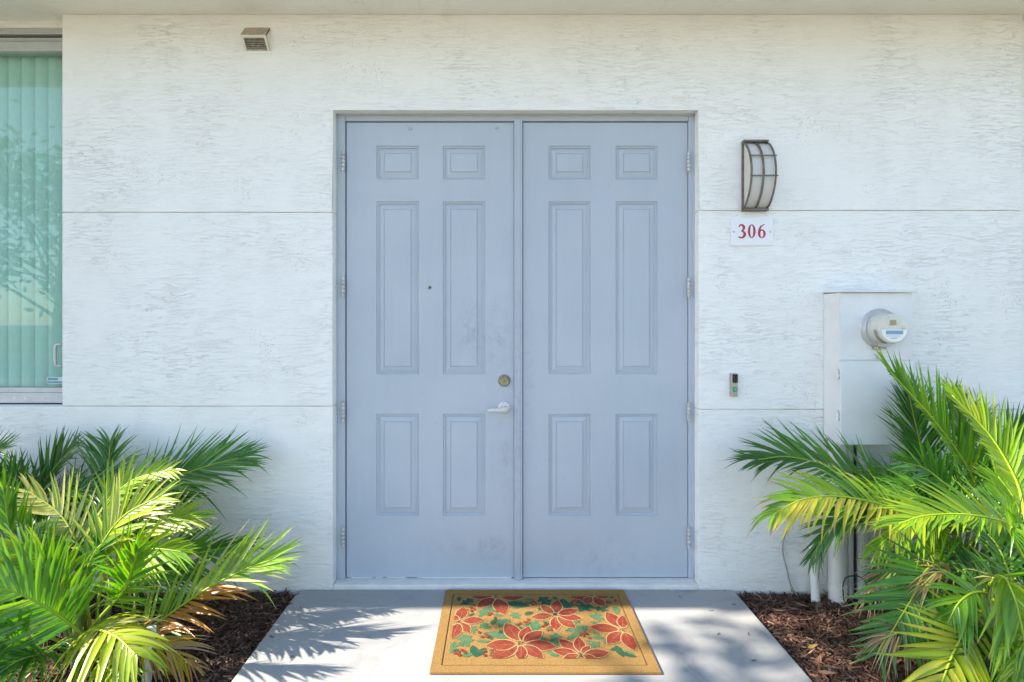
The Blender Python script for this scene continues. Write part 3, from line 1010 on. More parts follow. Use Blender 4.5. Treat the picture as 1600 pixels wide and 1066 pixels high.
FLOWERS = [
    ((490, 128), [(325, 118), (372, 195), (540, 235), (662, 128), (440, 105), (560, 105)], .21),
    ((1072, 122), [(940, 132), (1150, 188), (1185, 128), (1030, 175), (1000, 105)], .22),
    ((850, 240), [(862, 150), (762, 182), (703, 256), (855, 334), (972, 322), (1012, 262), (988, 208)], .19),
    ((265, 280), [(290, 192), (412, 268), (328, 350), (218, 386), (215, 240)], .21),
    ((640, 415), [(548, 288), (690, 312), (770, 338), (856, 436), (776, 505), (640, 520), (462, 505), (425, 430)], .20),
    ((1262, 332), [(1162, 222), (1060, 312), (1168, 418), (1332, 458), (1260, 245)], .20),
    ((1005, 482), [(872, 388), (990, 376), (1060, 430), (832, 458), (1182, 470), (900, 505), (1100, 510)], .19),
]
LEAVES = [
    ((555, 165), (690, 185), .20, 'coir_dgreen'), ((462, 182), (385, 250), .24, 'coir_green'), ((355, 142), (272, 176), .24, 'coir_dgreen'), ((262, 128), (262, 155), .3, 'coir_dgreen'),
    ((660, 140), (725, 148), .2, 'coir_green'), ((752, 128), (822, 178), .3, 'coir_dgreen'), ((835, 128), (860, 145), .3, 'coir_dgreen'), ((888, 140), (920, 200), .22, 'coir_dgreen'),
    ((960, 165), (905, 196), .25, 'coir_dgreen'), ((1055, 160), (995, 215), .34, 'coir_dgreen'), ((1085, 195), (1172, 212), .24, 'coir_dgreen'), ((1130, 170), (1165, 195), .3, 'coir_dgreen'),
    ((1185, 122), (1195, 140), .4, 'coir_dgreen'), ((1215, 185), (1225, 235), .22, 'coir_green'), ((740, 200), (778, 206), .3, 'coir_dgreen'),
    ((585, 222), (630, 262), .3, 'coir_green'), ((500, 262), (560, 316), .34, 'coir_green'), ((575, 265), (505, 300), .25, 'coir_green'), ((742, 272), (672, 342), .30, 'coir_green'),
    ((580, 378), (425, 346), .16, 'coir_green'), ((335, 300), (355, 350), .26, 'coir_green'), ((440, 290), (385, 318), .26, 'coir_green'), ((460, 310), (410, 322), .22, 'coir_green'),
    ((285, 355), (315, 430), .30, 'coir_green'), ((345, 395), (265, 380), .24, 'coir_green'), ((238, 400), (210, 470), .24, 'coir_green'), ((455, 402), (370, 396), .14, 'coir_green'),
    ((345, 425), (365, 495), .20, 'coir_dgreen'), ((425, 440), (370, 492), .20, 'coir_dgreen'), ((1095, 225), (1120, 280), .26, 'coir_green'), ((1050, 240), (1150, 270), .16, 'coir_green'),
    ((1000, 275), (950, 290), .24, 'coir_green'), ((1050, 308), (910, 335), .14, 'coir_green'), ((1040, 325), (920, 388), .12, 'coir_green'), ((850, 345), (855, 425), .24, 'coir_green'), ((880, 370), (818, 372), .22, 'coir_green'),
    ((1150, 378), (1065, 378), .17, 'coir_green'), ((1078, 340), (1125, 365), .2, 'coir_green'), ((1160, 385), (1145, 415), .26, 'coir_green'), ((1055, 440), (1118, 405), .28, 'coir_green'),
    ((1215, 425), (1265, 495), .18, 'coir_dgreen'), ((1185, 455), (1250, 440), .18, 'coir_dgreen'), ((1250, 470), (1345, 495), .17, 'coir_dgreen'), ((1275, 462), (1330, 475), .2, 'coir_green'),
    ((800, 460), (865, 495), .2, 'coir_green'), ((835, 490), (880, 475), .2, 'coir_green'),
]
for c, t, r, m in LEAVES:
    p_, q_ = zp(*c), zp(*t)
    blade(p_, q_ + (q_ - p_) * .04, r * 1.15, m, 'printed_leaf', 0, .45, spiky=(r > .22))
taken = [(zp(*c).lerp(zp(*t), k / 5), .020) for c, tips, r in FLOWERS for t in tips for k in range(6)] + [(zp(*c).lerp(zp(*t), k / 3), .014) for c, t, r, m in LEAVES for k in range(4)]
rnd = random.Random(77)
tries = 0
while tries < 900:
    tries += 1
    p_ = Vector((rnd.uniform(FX0 + .02, FX1 - .02), rnd.uniform(FY0 + .02, FY1 - .02)))
    if any((p_ - q).length < r_ + .012 for q, r_ in taken): continue
    a_ = rnd.uniform(0, 6.283)
    hl = rnd.uniform(.014, .026)
    d_ = Vector((math.cos(a_), math.sin(a_))) * hl
    m_ = rnd.choice(['coir_green', 'coir_green', 'coir_dgreen'])
    blade(p_ - d_, p_ + d_, rnd.uniform(.2, .3), m_, 'printed_leaf', 0, .45, spiky=rnd.random() < .5)
    taken.append((p_, .022))
for c, tips, r in FLOWERS:
    for t in tips:
        cc, tt = Vector(c), Vector(t)
        blade(zp(*c), zp(*t), r * 1.12, 'coir_pale', 'petal_outline', .10, .48, False, grow=.0035)
        blade(zp(*c), zp(*t), r * 1.12, 'coir_red', 'printed_petal', .13, .48)
for cx_, cy_, n in ((335, 200, 6), (465, 238, 5), (710, 165, 7), (650, 285, 7), (805, 318, 6), (985, 165, 6), (1180, 165, 6), (400, 358, 7), (270, 470, 10), (450, 470, 7), (1035, 365, 6)):
    rnd = random.Random(cx_)
    for k in range(n):
        dot(zp(cx_ + rnd.uniform(-38, 38), cy_ + rnd.uniform(-20, 20)), .0075, 'coir_red', 'printed_berry')
for c, tips, r in FLOWERS:
    rnd = random.Random(c[0])
    for k in range(6):
        dot(zp(c[0] + rnd.uniform(-20, 20), c[1] + rnd.uniform(-10, 12)), .0032, 'coir_black' if k % 3 else 'coir_pale', 'printed_seed')

# ================================================================ PALMS
COL = {
    'dk': (.046, .128, .026), 'md': (.070, .205, .024), 'gr': (.115, .285, .020), 'lime': (.24, .40, .018),
    'yg': (.38, .45, .022), 'yel': (.50, .46, .05), 'pale': (.52, .50, .17), 'brn': (.40, .17, .015), 'tan': (.42, .28, .17), 'dbr': (.12, .06, .03),
}
def shade(c, f): return (c[0] * f, c[1] * f, c[2] * f)
def lerp3(a, b, t): return tuple(x + (y - x) * t for x, y in zip(a, b))

def mesh_cols(name, verts, faces, cols, mat):
    me = bpy.data.meshes.new(name)
    me.from_pydata(verts, [], faces)
    at_ = me.color_attributes.new('Col', 'FLOAT_COLOR', 'POINT')
    flat = []
    for c in cols: flat += [c[0], c[1], c[2], 1.0]
    at_.data.foreach_set('color', flat)
    me.polygons.foreach_set('use_smooth', [True] * len(me.polygons))
    me.materials.append(mat)
    return me

def one_leaflet(P, d, N, l, w, droop, curl, c, tipfrac, tipcol, rnd):
    K = 8
    verts, faces, cols = [], [], []
    d = d.normalized()
    grav = Vector((0, 0, -1))
    side = d.cross(N).normalized() * curl
    prev = None
    c2 = shade(c, rnd.uniform(.82, 1.2))
    for k in range(K + 1):
        s = k / K
        ctr = P + d * (l * s) + grav * (droop * l * s * s) + side * (l * s * s)
        tg = (d + grav * (2 * droop * s) + side * (2 * s)).normalized()
        B = tg.cross(N)
        if B.length < .05: B = tg.cross(Vector((.3, 1, .2)))
        B.normalize()
        Nl = B.cross(tg).normalized()
        if Nl.dot(N) < 0: Nl = -Nl
        prof = (min(1, .40 + s * 2.6)) * (1 - s ** 1.75) if s < 1 else 0.0
        hw = w * .5 * prof
        cc = c2
        if s > 1 - tipfrac:
            cc = lerp3(c2, tipcol, min(1, (s - (1 - tipfrac)) / max(tipfrac * .35, .01)))
        if k < K:
            verts += [ctr - B * hw, ctr - Nl * hw * .38, ctr + B * hw]
            cols += [cc, shade(cc, 1.12), cc]
        else:
            verts.append(ctr)
            cols.append(cc)
    for k in range(K - 1):
        a = 3 * k
        faces += [(a, a + 1, a + 4, a + 3), (a + 1, a + 2, a + 5, a + 4)]
    a = 3 * (K - 1)
    faces += [(a, a + 1, a + 3), (a + 1, a + 2, a + 3)]
    return verts, faces, cols

class Palm:
    def __init__(s, label, root, group='palms flanking the doors'):
        s.root = Vector(root)
        s.o = thing('palm_plant', label, 'palm', root, group)
        s.count = 0
    def cane(s, pts, r):
        obj('cane', tube(bez(pts, 14), [r * (1 + .08 * (k % 3 == 0)) for k in range(14)], 10), M['cane'], s.o, True)
    def frond(s, pts, n=24, L=.24, col='gr', up=(0, 0, 1), droop=.22, ang=(62, 16), W=.021, hero=False, cols=None, tip=.10, tipcol='tan', bare=.10,
              vee=18, lens=(1, 1), petiole=True, low=None, jit=1.0, curl=0.0, taper=.45, grad=None):
        L *= 1.2; n = int(n * 1.38); W *= .86
        rnd = random.Random(1000 + s.count * 17 + int(s.root.x * 100))
        s.count += 1
        P = [at(*p) if not isinstance(p, Vector) else p for p in pts]
        rib = bez(P, 46)
        U0 = Vector(up).normalized()
        full = rib
        if petiole:
            r0 = s.root + Vector((rnd.uniform(-.06, .06), rnd.uniform(-.05, .05), .02))
            q = rib[0]
            tdir = (rib[1] - rib[0]).normalized()
            ctrl = Vector((r0.x * .6 + q.x * .4, r0.y * .6 + q.y * .4, r0.z + (q.z - r0.z) * .55))
            c2_ = q - tdir * min(.2, (q - r0).length * .35)
            pet = []
            for i in range(12):
                t = i / 12
                pet.append((1 - t) ** 3 * r0 + 3 * (1 - t) ** 2 * t * ctrl + 3 * (1 - t) * t * t * c2_ + t ** 3 * q)
            full = pet + rib
        m = len(full)
        bmr = tube(full, [.0060 * (1 - .80 * i / m) + .0008 for i in range(m)], 7)
        rc = lerp3(COL[col], COL['yg'], .55)
        bmesh.ops.recalc_face_normals(bmr, faces=bmr.faces)
        me = bpy.data.meshes.new('frond')
        bmr.to_mesh(me); bmr.free()
        a_ = me.color_attributes.new('Col', 'FLOAT_COLOR', 'POINT')
        a_.data.foreach_set('color', [x for _ in me.vertices for x in (*rc, 1.0)])
        fo = link('frond', me, M['rib'], s.o, True)
        V, Fc, Cc = [], [], []
        up_s, lo_s = lens
        for sgn in (1, -1):
            for i in range(n):
                t = bare + (1 - bare) * (i + .5 + rnd.uniform(-.25, .25) * jit) / n
                t = min(t, .995)
                fi = t * 45
                k = min(int(fi), 44)
                Pp = rib[k].lerp(rib[k + 1], fi - k)
                T = (rib[min(k + 2, 45)] - rib[max(k - 1, 0)]).normalized()
                U = (U0 - T * U0.dot(T))
                if U.length < .1: U = Vector((0, -1, 0)) - T * T.y * -1
                U.normalize()
                S = T.cross(U).normalized() * sgn
                if rnd.random() < .05: continue
                a = R(ang[0] + (ang[1] - ang[0]) * t ** .9 + rnd.uniform(-6, 6) * jit)
                ve = R(vee + rnd.uniform(-7, 7) * jit)
                lat = S * math.cos(ve) + U * math.sin(ve)
                d = T * math.cos(a) + lat * math.sin(a)
                N = (U * math.cos(ve) - S * math.sin(ve)).normalized()
                N = (N + Vector((rnd.uniform(-1, 1), rnd.uniform(-1, 1), rnd.uniform(-1, 1))) * .22 * jit).normalized()
                pr = (.55 + .45 * math.sin(math.pi * min(1, t / .8) * .62 + .15)) * (1 - (1 - taper) * max(0, (t - .45) / .55) ** 1.4)
                l = L * pr * rnd.uniform(.86, 1.08) * (up_s if sgn == 1 else lo_s)
                cname = col
                if low and sgn == low[0] and t < low[2]: cname = low[1] if rnd.random() < .85 else col
                c = COL[cname]
                if cols and cname == col: c = lerp3(c, COL[rnd.choice(cols)], rnd.uniform(0, .8))
                if grad: c = lerp3(c, COL[grad], t)
                tf = tip * rnd.uniform(.2, 1.6) if rnd.random() < .8 else 0
                ve_, fa_, co_ = one_leaflet(Pp, d, N, l, W * rnd.uniform(.85, 1.12) * (.75 + .25 * math.sin(math.pi * t)), droop * rnd.uniform(.5, 1.6) + (rnd.uniform(.2, .6) if rnd.random() < .06 else 0), curl * sgn + rnd.gauss(0, .09), c, tf, COL[tipcol], rnd)
                if hero:
                    lm = mesh_cols('leaflet', ve_, fa_, co_, M['leaf'])
                    link('leaflet', lm, None, fo)
                else:
                    b0 = len(V)
                    V += ve_
                    Cc += co_
                    Fc += [tuple(x + b0 for x in f_) for f_ in fa_]
        if not hero:
            lm = mesh_cols('leaflets', V, Fc, Cc, M['leaf'])
            lo = link('leaflets', lm, None, fo)
            lo['kind'] = 'stuff'
        return fo

def gp(px, D): return Vector((X(px, D), D - WALL_D, -.04))

# ---------- left front palm
LA = Palm('bright yellow green palm at the left of the doors beside the walkway', gp(130, 2.08))
LB = Palm('dark green palm in shade close to the wall below the window', gp(60, 2.40))
RA = Palm('tall green palm in front of the meter box right of the doors', gp(1490, 2.22))
RB = Palm('low yellowing palm at the right edge of the mulch bed', gp(1590, 1.92))

CF, MF, TF = (0, -.95, .3), (0, -.72, .68), (0, -.40, .92)     # frond faces: to the walk, half up, up
def fill(palm, n, seed, lens, zmax, xlo, xhi, cols, ylim=-.08, L=.19, back=-.15):
    rnd = random.Random(seed)
    k = 0
    while k < n:
        az = rnd.uniform(0, 2 * math.pi)
        ln = rnd.uniform(*lens)
        el = rnd.uniform(.35, 1.25)
        h = Vector((math.cos(az), math.sin(az), 0))
        r0 = palm.root + Vector((rnd.uniform(-.08, .08), rnd.uniform(-.06, .06), .10))
        p1 = r0 + h * ln * .30 * math.cos(el) + Vector((0, 0, ln * .50 * math.sin(el) + .05))
        p2 = r0 + h * ln * .65 * math.cos(el) + Vector((0, 0, ln * .85 * math.sin(el) + .05))
        p3 = r0 + h * ln * (1.05 * math.cos(el) + .1) + Vector((0, 0, ln * .92 * math.sin(el)))
        if h.y < back or p3.y > ylim or p2.z > zmax or not xlo < p3.x < xhi: continue
        k += 1
        c = rnd.choice(cols)
        palm.frond([p1, p2, p3], 20, L * rnd.uniform(.85, 1.15), c, (h.x * -.4, -.6, .7), rnd.uniform(.08, .3), (62, 16), .018, False, ['md', 'gr', 'dk'] if c != 'lime' else ['gr', 'yg'], .06)

# ---------- left front palm
LA.frond([(195, 1014, 2.10), (248, 972, 2.12), (320, 922, 2.15), (382, 890, 2.17), (424, 875, 2.18)], 30, .265, 'lime', (-.25, -.88, .42), .10, (56, 12), .021, True, ['gr', 'yg', 'pale', 'gr'], .06,
         low=(1, 'brn', .58), vee=14, bare=.0, taper=.55, lens=(.80, 1.12))
LA.frond([(118, 1002, 2.0), (145, 984, 1.92), (180, 994, 1.84), (212, 1022, 1.78)], 17, .22, 'yg', (.2, -.4, 1), .55, (75, 25), .028, True, ['pale', 'lime'], .10, 'dbr', vee=0)
LA.frond([(125, 988, 1.98), (85, 957, 1.93), (30, 928, 1.87), (-50, 905, 1.80)], 28, .27, 'gr', (.1, -.75, .6), .06, (72, 24), .022, True, ['md', 'lime', 'md'], .03, vee=8)
LA.frond([(128, 905, 2.12), (122, 855, 2.16), (95, 805, 2.20), (45, 768, 2.22)], 20, .22, 'pale', (.3, -.9, .25), .04, (66, 22), .025, True, ['yel', 'lime', 'yg'], .10, vee=10)
LA.frond([(140, 905, 2.10), (160, 850, 2.13), (195, 805, 2.16), (250, 775, 2.18)], 20, .24, 'yg', (-.2, -.9, .35), .12, (60, 18), .021, True, ['lime', 'pale', 'gr'], .10, vee=12)
LA.frond([(150, 870, 2.22), (162, 800, 2.27), (205, 752, 2.30), (275, 732, 2.30)], 20, .18, 'lime', MF, .14, (70, 18), .022, False, ['yg', 'gr'], .06, vee=22)
LA.frond([(185, 925, 2.14), (235, 885, 2.20), (300, 866, 2.26), (385, 850, 2.30)], 26, .21, 'md', CF, .20, (60, 16), .020, False, ['dk', 'gr'], .05)
LA.frond([(165, 955, 2.02), (192, 925, 1.98), (206, 890, 1.95), (215, 862, 1.93)], 18, .18, 'gr', (.6, -.8, .1), .10, (55, 14), .020, False, ['md', 'lime'], .05)
LA.frond([(100, 1000, 2.0), (70, 1020, 1.9), (30, 1032, 1.82), (-20, 1065, 1.74)], 20, .22, 'md', MF, .3, (66, 20), .020, False, ['gr', 'dk'], .05)
LA.frond([(85, 960, 2.12), (45, 905, 2.12), (18, 840, 2.12), (5, 765, 2.12)], 26, .24, 'gr', (.45, -.85, .2), .05, (52, 12), .020, False, ['lime', 'md'], .05)
LA.frond([(60, 990, 2.06), (20, 975, 2.0), (-25, 985, 1.95), (-60, 1015, 1.9)], 18, .22, 'gr', MF, .25, (66, 20), .019, False, ['md'], .04)
LA.frond([(150, 945, 2.20), (190, 930, 2.28), (250, 905, 2.34), (300, 890, 2.38)], 18, .2, 'md', MF, .25, (62, 16), .019, False, ['gr', 'dk'], .05)
LA.frond([(110, 935, 2.10), (95, 900, 2.08), (60, 870, 2.05), (15, 858, 2.02)], 20, .19, 'lime', (.2, -.8, .5), .2, (64, 18), .020, False, ['yg', 'gr'], .1)
LA.frond([(120, 1010, 1.98), (150, 1032, 1.88), (178, 1052, 1.80), (195, 1090, 1.74)], 16, .18, 'lime', MF, .4, (64, 20), .02, False, ['gr', 'yg'], .08)
LA.frond([(170, 900, 2.20), (215, 840, 2.24), (265, 812, 2.27), (310, 806, 2.29)], 22, .19, 'lime', MF, .16, (60, 16), .019, False, ['yg', 'pale', 'gr'], .08)
LA.frond([(150, 920, 2.14), (190, 872, 2.10), (235, 858, 2.08), (285, 862, 2.06)], 22, .19, 'lime', CF, .12, (58, 16), .019, False, ['yg', 'gr'], .08)
LA.frond([(70, 1020, 1.96), (40, 1005, 1.88), (5, 1000, 1.82), (-30, 1015, 1.78)], 18, .19, 'md', MF, .25, (66, 20), .019, False, ['gr', 'dk'], .05)
LA.frond([(150, 1000, 2.02), (215, 1000, 2.0), (262, 1012, 1.99), (300, 1040, 1.98)], 14, .17, 'brn', TF, .35, (60, 18), .015, False, ['tan', 'yg'], .25)
def dead(palm, px, py, D, tx, ty, TD, seed):
    rnd = random.Random(seed)
    mid = ((px + tx) / 2 + rnd.uniform(-12, 12), (py + ty) / 2 - rnd.uniform(4, 18), (D + TD) / 2)
    palm.frond([(px, py, D), mid, (tx, ty, TD)], 10, .13, 'tan', MF, .5, (45, 12), .009, False, ['brn', 'dbr', 'pale'], .4, 'tan', petiole=False, jit=2.2)
for k, a_ in enumerate([(160, 985, 2.0, 245, 1030, 1.98), (120, 930, 2.05, 70, 960, 1.98), (150, 900, 2.1, 215, 905, 2.06), (95, 1030, 1.9, 50, 1060, 1.85)]):
    dead(LA, *a_, k)
fill(LA, 9, 5, (.42, .58), .45, -2.6, -1.45, ['gr', 'md', 'md', 'gr'], -.16)
for dx, dy, tx, tz, r in ((-.03, 0, -.08, .34, .016), (.04, .02, .06, .30, .014), (.0, -.04, .01, .26, .015)):
    b0 = LA.root + Vector((dx, dy, -.02))
    LA.cane([b0, b0 + Vector((tx * .4, 0, tz * .5)), b0 + Vector((tx, 0, tz))], r)

# ---------- left back palm, in the shade of the eave
LB.frond([(120, 870, 2.40), (190, 795, 2.42), (262, 752, 2.43), (325, 728, 2.44), (372, 716, 2.45)], 42, .27, 'md', (-.1, -.88, .45), .05, (56, 10), .020, True, ['dk', 'gr', 'dk'], .06, 'dbr', vee=10, taper=.6)
LB.frond([(110, 860, 2.38), (150, 780, 2.40), (168, 735, 2.42), (172, 695, 2.44)], 22, .22, 'dk', (0, -.9, .35), .0, (66, 14), .021, True, ['md'], .05, 'dbr', vee=14, curl=.22)
LB.frond([(40, 850, 2.42), (62, 770, 2.44), (88, 728, 2.45), (112, 702, 2.46)], 24, .21, 'dk', (-.1, -.8, .6), .06, (58, 14), .020, False, ['md'], .05, 'dbr')
LB.frond([(10, 860, 2.38), (-40, 770, 2.34), (-32, 722, 2.32), (5, 700, 2.32)], 20, .20, 'dk', (-.1, -.8, .6), .04, (58, 14), .018, False, ['md'], .05, 'dbr')
LB.frond([(0, 850, 2.40), (-70, 720, 2.36), (-62, 650, 2.34), (-35, 634, 2.34)], 12, .17, 'dk', TF, .25, (50, 14), .010, False, ['dbr'], .45, 'dbr')
LB.frond([(100, 880, 2.36), (170, 815, 2.38), (225, 788, 2.40), (285, 780, 2.42)], 28, .21, 'dk', (0, -.7, .7), .26, (60, 16), .018, False, ['md'], .05, 'dbr')
LB.frond([(70, 880, 2.34), (20, 800, 2.30), (-10, 770, 2.26), (-40, 765, 2.22)], 20, .22, 'md', (.2, -.7, .6), .1, (60, 16), .019, False, ['gr', 'dk'], .05)
LB.frond([(60, 880, 2.36), (50, 800, 2.38), (30, 755, 2.39), (-5, 735, 2.40)], 22, .20, 'dk', CF, .1, (60, 16), .019, False, ['md'], .05, 'dbr')
fill(LB, 8, 9, (.55, .8), .60, -2.8, -1.75, ['dk', 'md', 'dk'], -.12, .2)
for dx, tx, tz in ((-.05, -.06, .42), (.05, .07, .40)):
    b0 = LB.root + Vector((dx, 0, -.02))
    LB.cane([b0, b0 + Vector((tx * .4, 0, tz * .5)), b0 + Vector((tx, 0, tz))], .017)

# ---------- right back palm
RA.frond([(1455, 815, 2.28), (1385, 768, 2.32), (1305, 732, 2.35), (1235, 714, 2.37), (1185, 718, 2.38)], 36, .26, 'gr', (0, -.82, .55), .08, (52, 14), .019, True, ['md', 'gr'], .10, 'dbr', vee=16, grad='dk', lens=(1, .7), taper=.6)
RA.frond([(1450, 815, 2.16), (1390, 792, 2.12), (1315, 776, 2.09), (1255, 780, 2.07), (1208, 804, 2.06)], 26, .19, 'lime', (0, -.72, .65), .22, (64, 20), .022, True, ['yg', 'gr', 'md'], .22, 'tan', vee=8, low=(-1, 'yel', .9), lens=(1.15, .9))
RA.frond([(1400, 800, 2.36), (1345, 795, 2.39), (1300, 822, 2.40), (1268, 872, 2.41)], 22, .17, 'md', (-.4, -.85, .4), .10, (50, 12), .018, False, ['dk'], .16, 'dbr')
RA.frond([(1465, 830, 2.30), (1447, 735, 2.33), (1432, 670, 2.35), (1420, 618, 2.37)], 40, .24, 'dk', (.1, -.95, .2), .04, (66, 16), .017, True, ['md', 'gr'], .06, 'dbr', vee=8)
RA.frond([(1540, 795, 2.22), (1508, 725, 2.19), (1458, 655, 2.16), (1390, 580, 2.14)], 44, .25, 'gr', (-.1, -.96, .2), .0, (50, 12), .019, True, ['md', 'lime', 'md'], .12, 'dbr', vee=8, lens=(1, .22), taper=.5)
RA.frond([(1500, 830, 2.24), (1510, 740, 2.28), (1505, 680, 2.30), (1488, 625, 2.32)], 32, .23, 'md', (.1, -.9, .3), .04, (56, 14), .019, False, ['gr', 'dk'], .06, 'dbr')
RA.frond([(1490, 850, 2.20), (1460, 812, 2.14), (1418, 815, 2.10), (1372, 855, 2.07)], 24, .18, 'lime', MF, .32, (62, 18), .019, False, ['gr', 'yg'], .08)
RA.frond([(1490, 870, 2.16), (1460, 860, 2.08), (1435, 880, 2.03), (1410, 920, 2.0)], 22, .14, 'lime', (-.3, -.8, .5), .25, (60, 18), .017, False, ['gr', 'yg', 'md'], .08)
RA.frond([(1515, 830, 2.26), (1545, 745, 2.30), (1575, 690, 2.32), (1605, 655, 2.33)], 28, .21, 'md', (-.2, -.9, .3), .06, (58, 14), .019, False, ['dk', 'gr'], .10, 'dbr')
RA.frond([(1500, 860, 2.30), (1475, 800, 2.38), (1465, 770, 2.42), (1450, 745, 2.45)], 26, .23, 'dk', CF, .12, (70, 30), .019, False, ['md'], .05, 'dbr')
RA.frond([(1520, 880, 2.24), (1560, 830, 2.28), (1600, 800, 2.30), (1650, 785, 2.30)], 24, .23, 'dk', CF, .12, (62, 18), .019, False, ['md'], .05, 'dbr')
RA.frond([(1490, 900, 2.24), (1440, 880, 2.30), (1410, 880, 2.34), (1380, 900, 2.38)], 20, .18, 'md', MF, .3, (62, 18), .017, False, ['dk', 'gr'], .05)
RA.frond([(1480, 850, 2.26), (1430, 800, 2.30), (1390, 785, 2.33), (1340, 790, 2.35)], 26, .2, 'md', CF, .14, (58, 16), .018, False, ['gr', 'dk'], .07)
RA.frond([(1500, 840, 2.18), (1480, 770, 2.16), (1450, 735, 2.14), (1410, 722, 2.12)], 26, .19, 'md', CF, .10, (56, 14), .018, False, ['gr', 'dk'], .07, 'dbr')
fill(RA, 14, 15, (.6, .95), .72, 1.62, 2.8, ['md', 'dk', 'gr', 'md'], -.14, .2)
for dx, tx, tz, r in ((-.05, -.05, .5, .017), (.05, .06, .46, .016), (.0, .02, .42, .015), (.11, .12, .40, .014)):
    b0 = RA.root + Vector((dx, .02, -.02))
    RA.cane([b0, b0 + Vector((tx * .4, 0, tz * .5)), b0 + Vector((tx, 0, tz))], r)

# ---------- right front palm
RB.frond([(1602, 810, 2.02), (1588, 752, 2.06), (1548, 682, 2.10), (1488, 618, 2.12)], 34, .19, 'lime', (-.1, -.96, .2), .0, (54, 14), .021, True, ['yg', 'gr', 'lime'], .12, 'dbr', vee=8, lens=(1, .5), taper=.6)
RB.frond([(1612, 850, 1.98), (1575, 818, 1.95), (1510, 804, 1.93), (1445, 806, 1.92), (1405, 818, 1.92)], 34, .20, 'lime', (.1, -.72, .7), .12, (56, 16), .019, True, ['gr', 'yg'], .04, vee=18, lens=(1.1, .55))
RB.frond([(1485, 905, 2.03), (1462, 884, 2.0), (1444, 896, 1.97), (1427, 932, 1.95), (1404, 970, 1.93), (1372, 1022, 1.92)], 22, .22, 'md', (-.45, -.85, .3), .08, (72, 26), .023, True, ['gr', 'dk', 'md'], .12, 'tan', vee=4)
RB.frond([(1560, 930, 1.90), (1512, 982, 1.82), (1490, 1020, 1.79), (1472, 1066, 1.77), (1455, 1110, 1.76)], 18, .21, 'yg', (-.35, -.9, .3), .06, (74, 30), .027, True, ['yel', 'lime'], .03, vee=4)
RB.frond([(1548, 912, 1.88), (1568, 902, 1.81), (1587, 940, 1.75), (1600, 1000, 1.71), (1606, 1060, 1.70)], 22, .21, 'gr', (-.2, -.9, .4), .25, (50, 18), .025, True, ['yg', 'lime'], .05, vee=4)
RB.frond([(1600, 870, 1.92), (1580, 832, 1.84), (1592, 822, 1.78), (1625, 835, 1.74)], 18, .19, 'gr', MF, .4, (66, 20), .021, False, ['lime', 'md'], .05)
RB.frond([(1590, 960, 1.94), (1540, 960, 1.92), (1495, 985, 1.90), (1455, 1015, 1.88)], 20, .19, 'md', CF, .15, (66, 20), .021, False, ['gr', 'dk'], .06)
RB.frond([(1580, 1000, 1.90), (1555, 1010, 1.84), (1530, 1040, 1.80), (1510, 1085, 1.78)], 18, .20, 'md', CF, .2, (66, 20), .02, False, ['gr', 'dk'], .06)
RB.frond([(1590, 930, 2.02), (1550, 900, 2.05), (1510, 890, 2.06), (1470, 905, 2.06)], 20, .18, 'dk', MF, .25, (66, 20), .019, False, ['md'], .05)
RB.frond([(1610, 900, 2.0), (1600, 830, 2.06), (1585, 780, 2.10), (1560, 745, 2.13)], 24, .20, 'gr', (-.3, -.85, .3), .08, (56, 16), .019, False, ['md', 'lime'], .06)
RB.frond([(1600, 985, 1.86), (1612, 1000, 1.78), (1600, 1035, 1.72), (1570, 1080, 1.69)], 18, .20, 'lime', CF, .3, (64, 20), .021, False, ['gr', 'yg'], .08)
RB.frond([(1570, 940, 1.90), (1530, 925, 1.86), (1500, 940, 1.84), (1480, 975, 1.83)], 18, .16, 'gr', MF, .25, (64, 18), .019, False, ['md', 'lime'], .1, 'tan')
for k, a_ in enumerate([(1500, 905, 1.98, 1440, 915, 1.95), (1500, 940, 1.9, 1530, 990, 1.86), (1430, 985, 1.93, 1375, 1000, 1.92), (1560, 900, 1.9, 1565, 945, 1.86), (1440, 870, 2.1, 1350, 935, 2.1)]):
    dead(RB, *a_, 40 + k)
fill(RB, 8, 25, (.5, .75), .60, 1.85, 2.9, ['md', 'gr', 'dk', 'md'], -.3, .19)
for dx, tx, tz, r in ((-.05, -.06, .36, .017), (.03, .02, .40, .016)):
    b0 = RB.root + Vector((dx, 0, -.02))
    RB.cane([b0, b0 + Vector((tx * .4, 0, tz * .5)), b0 + Vector((tx, 0, tz))], r)

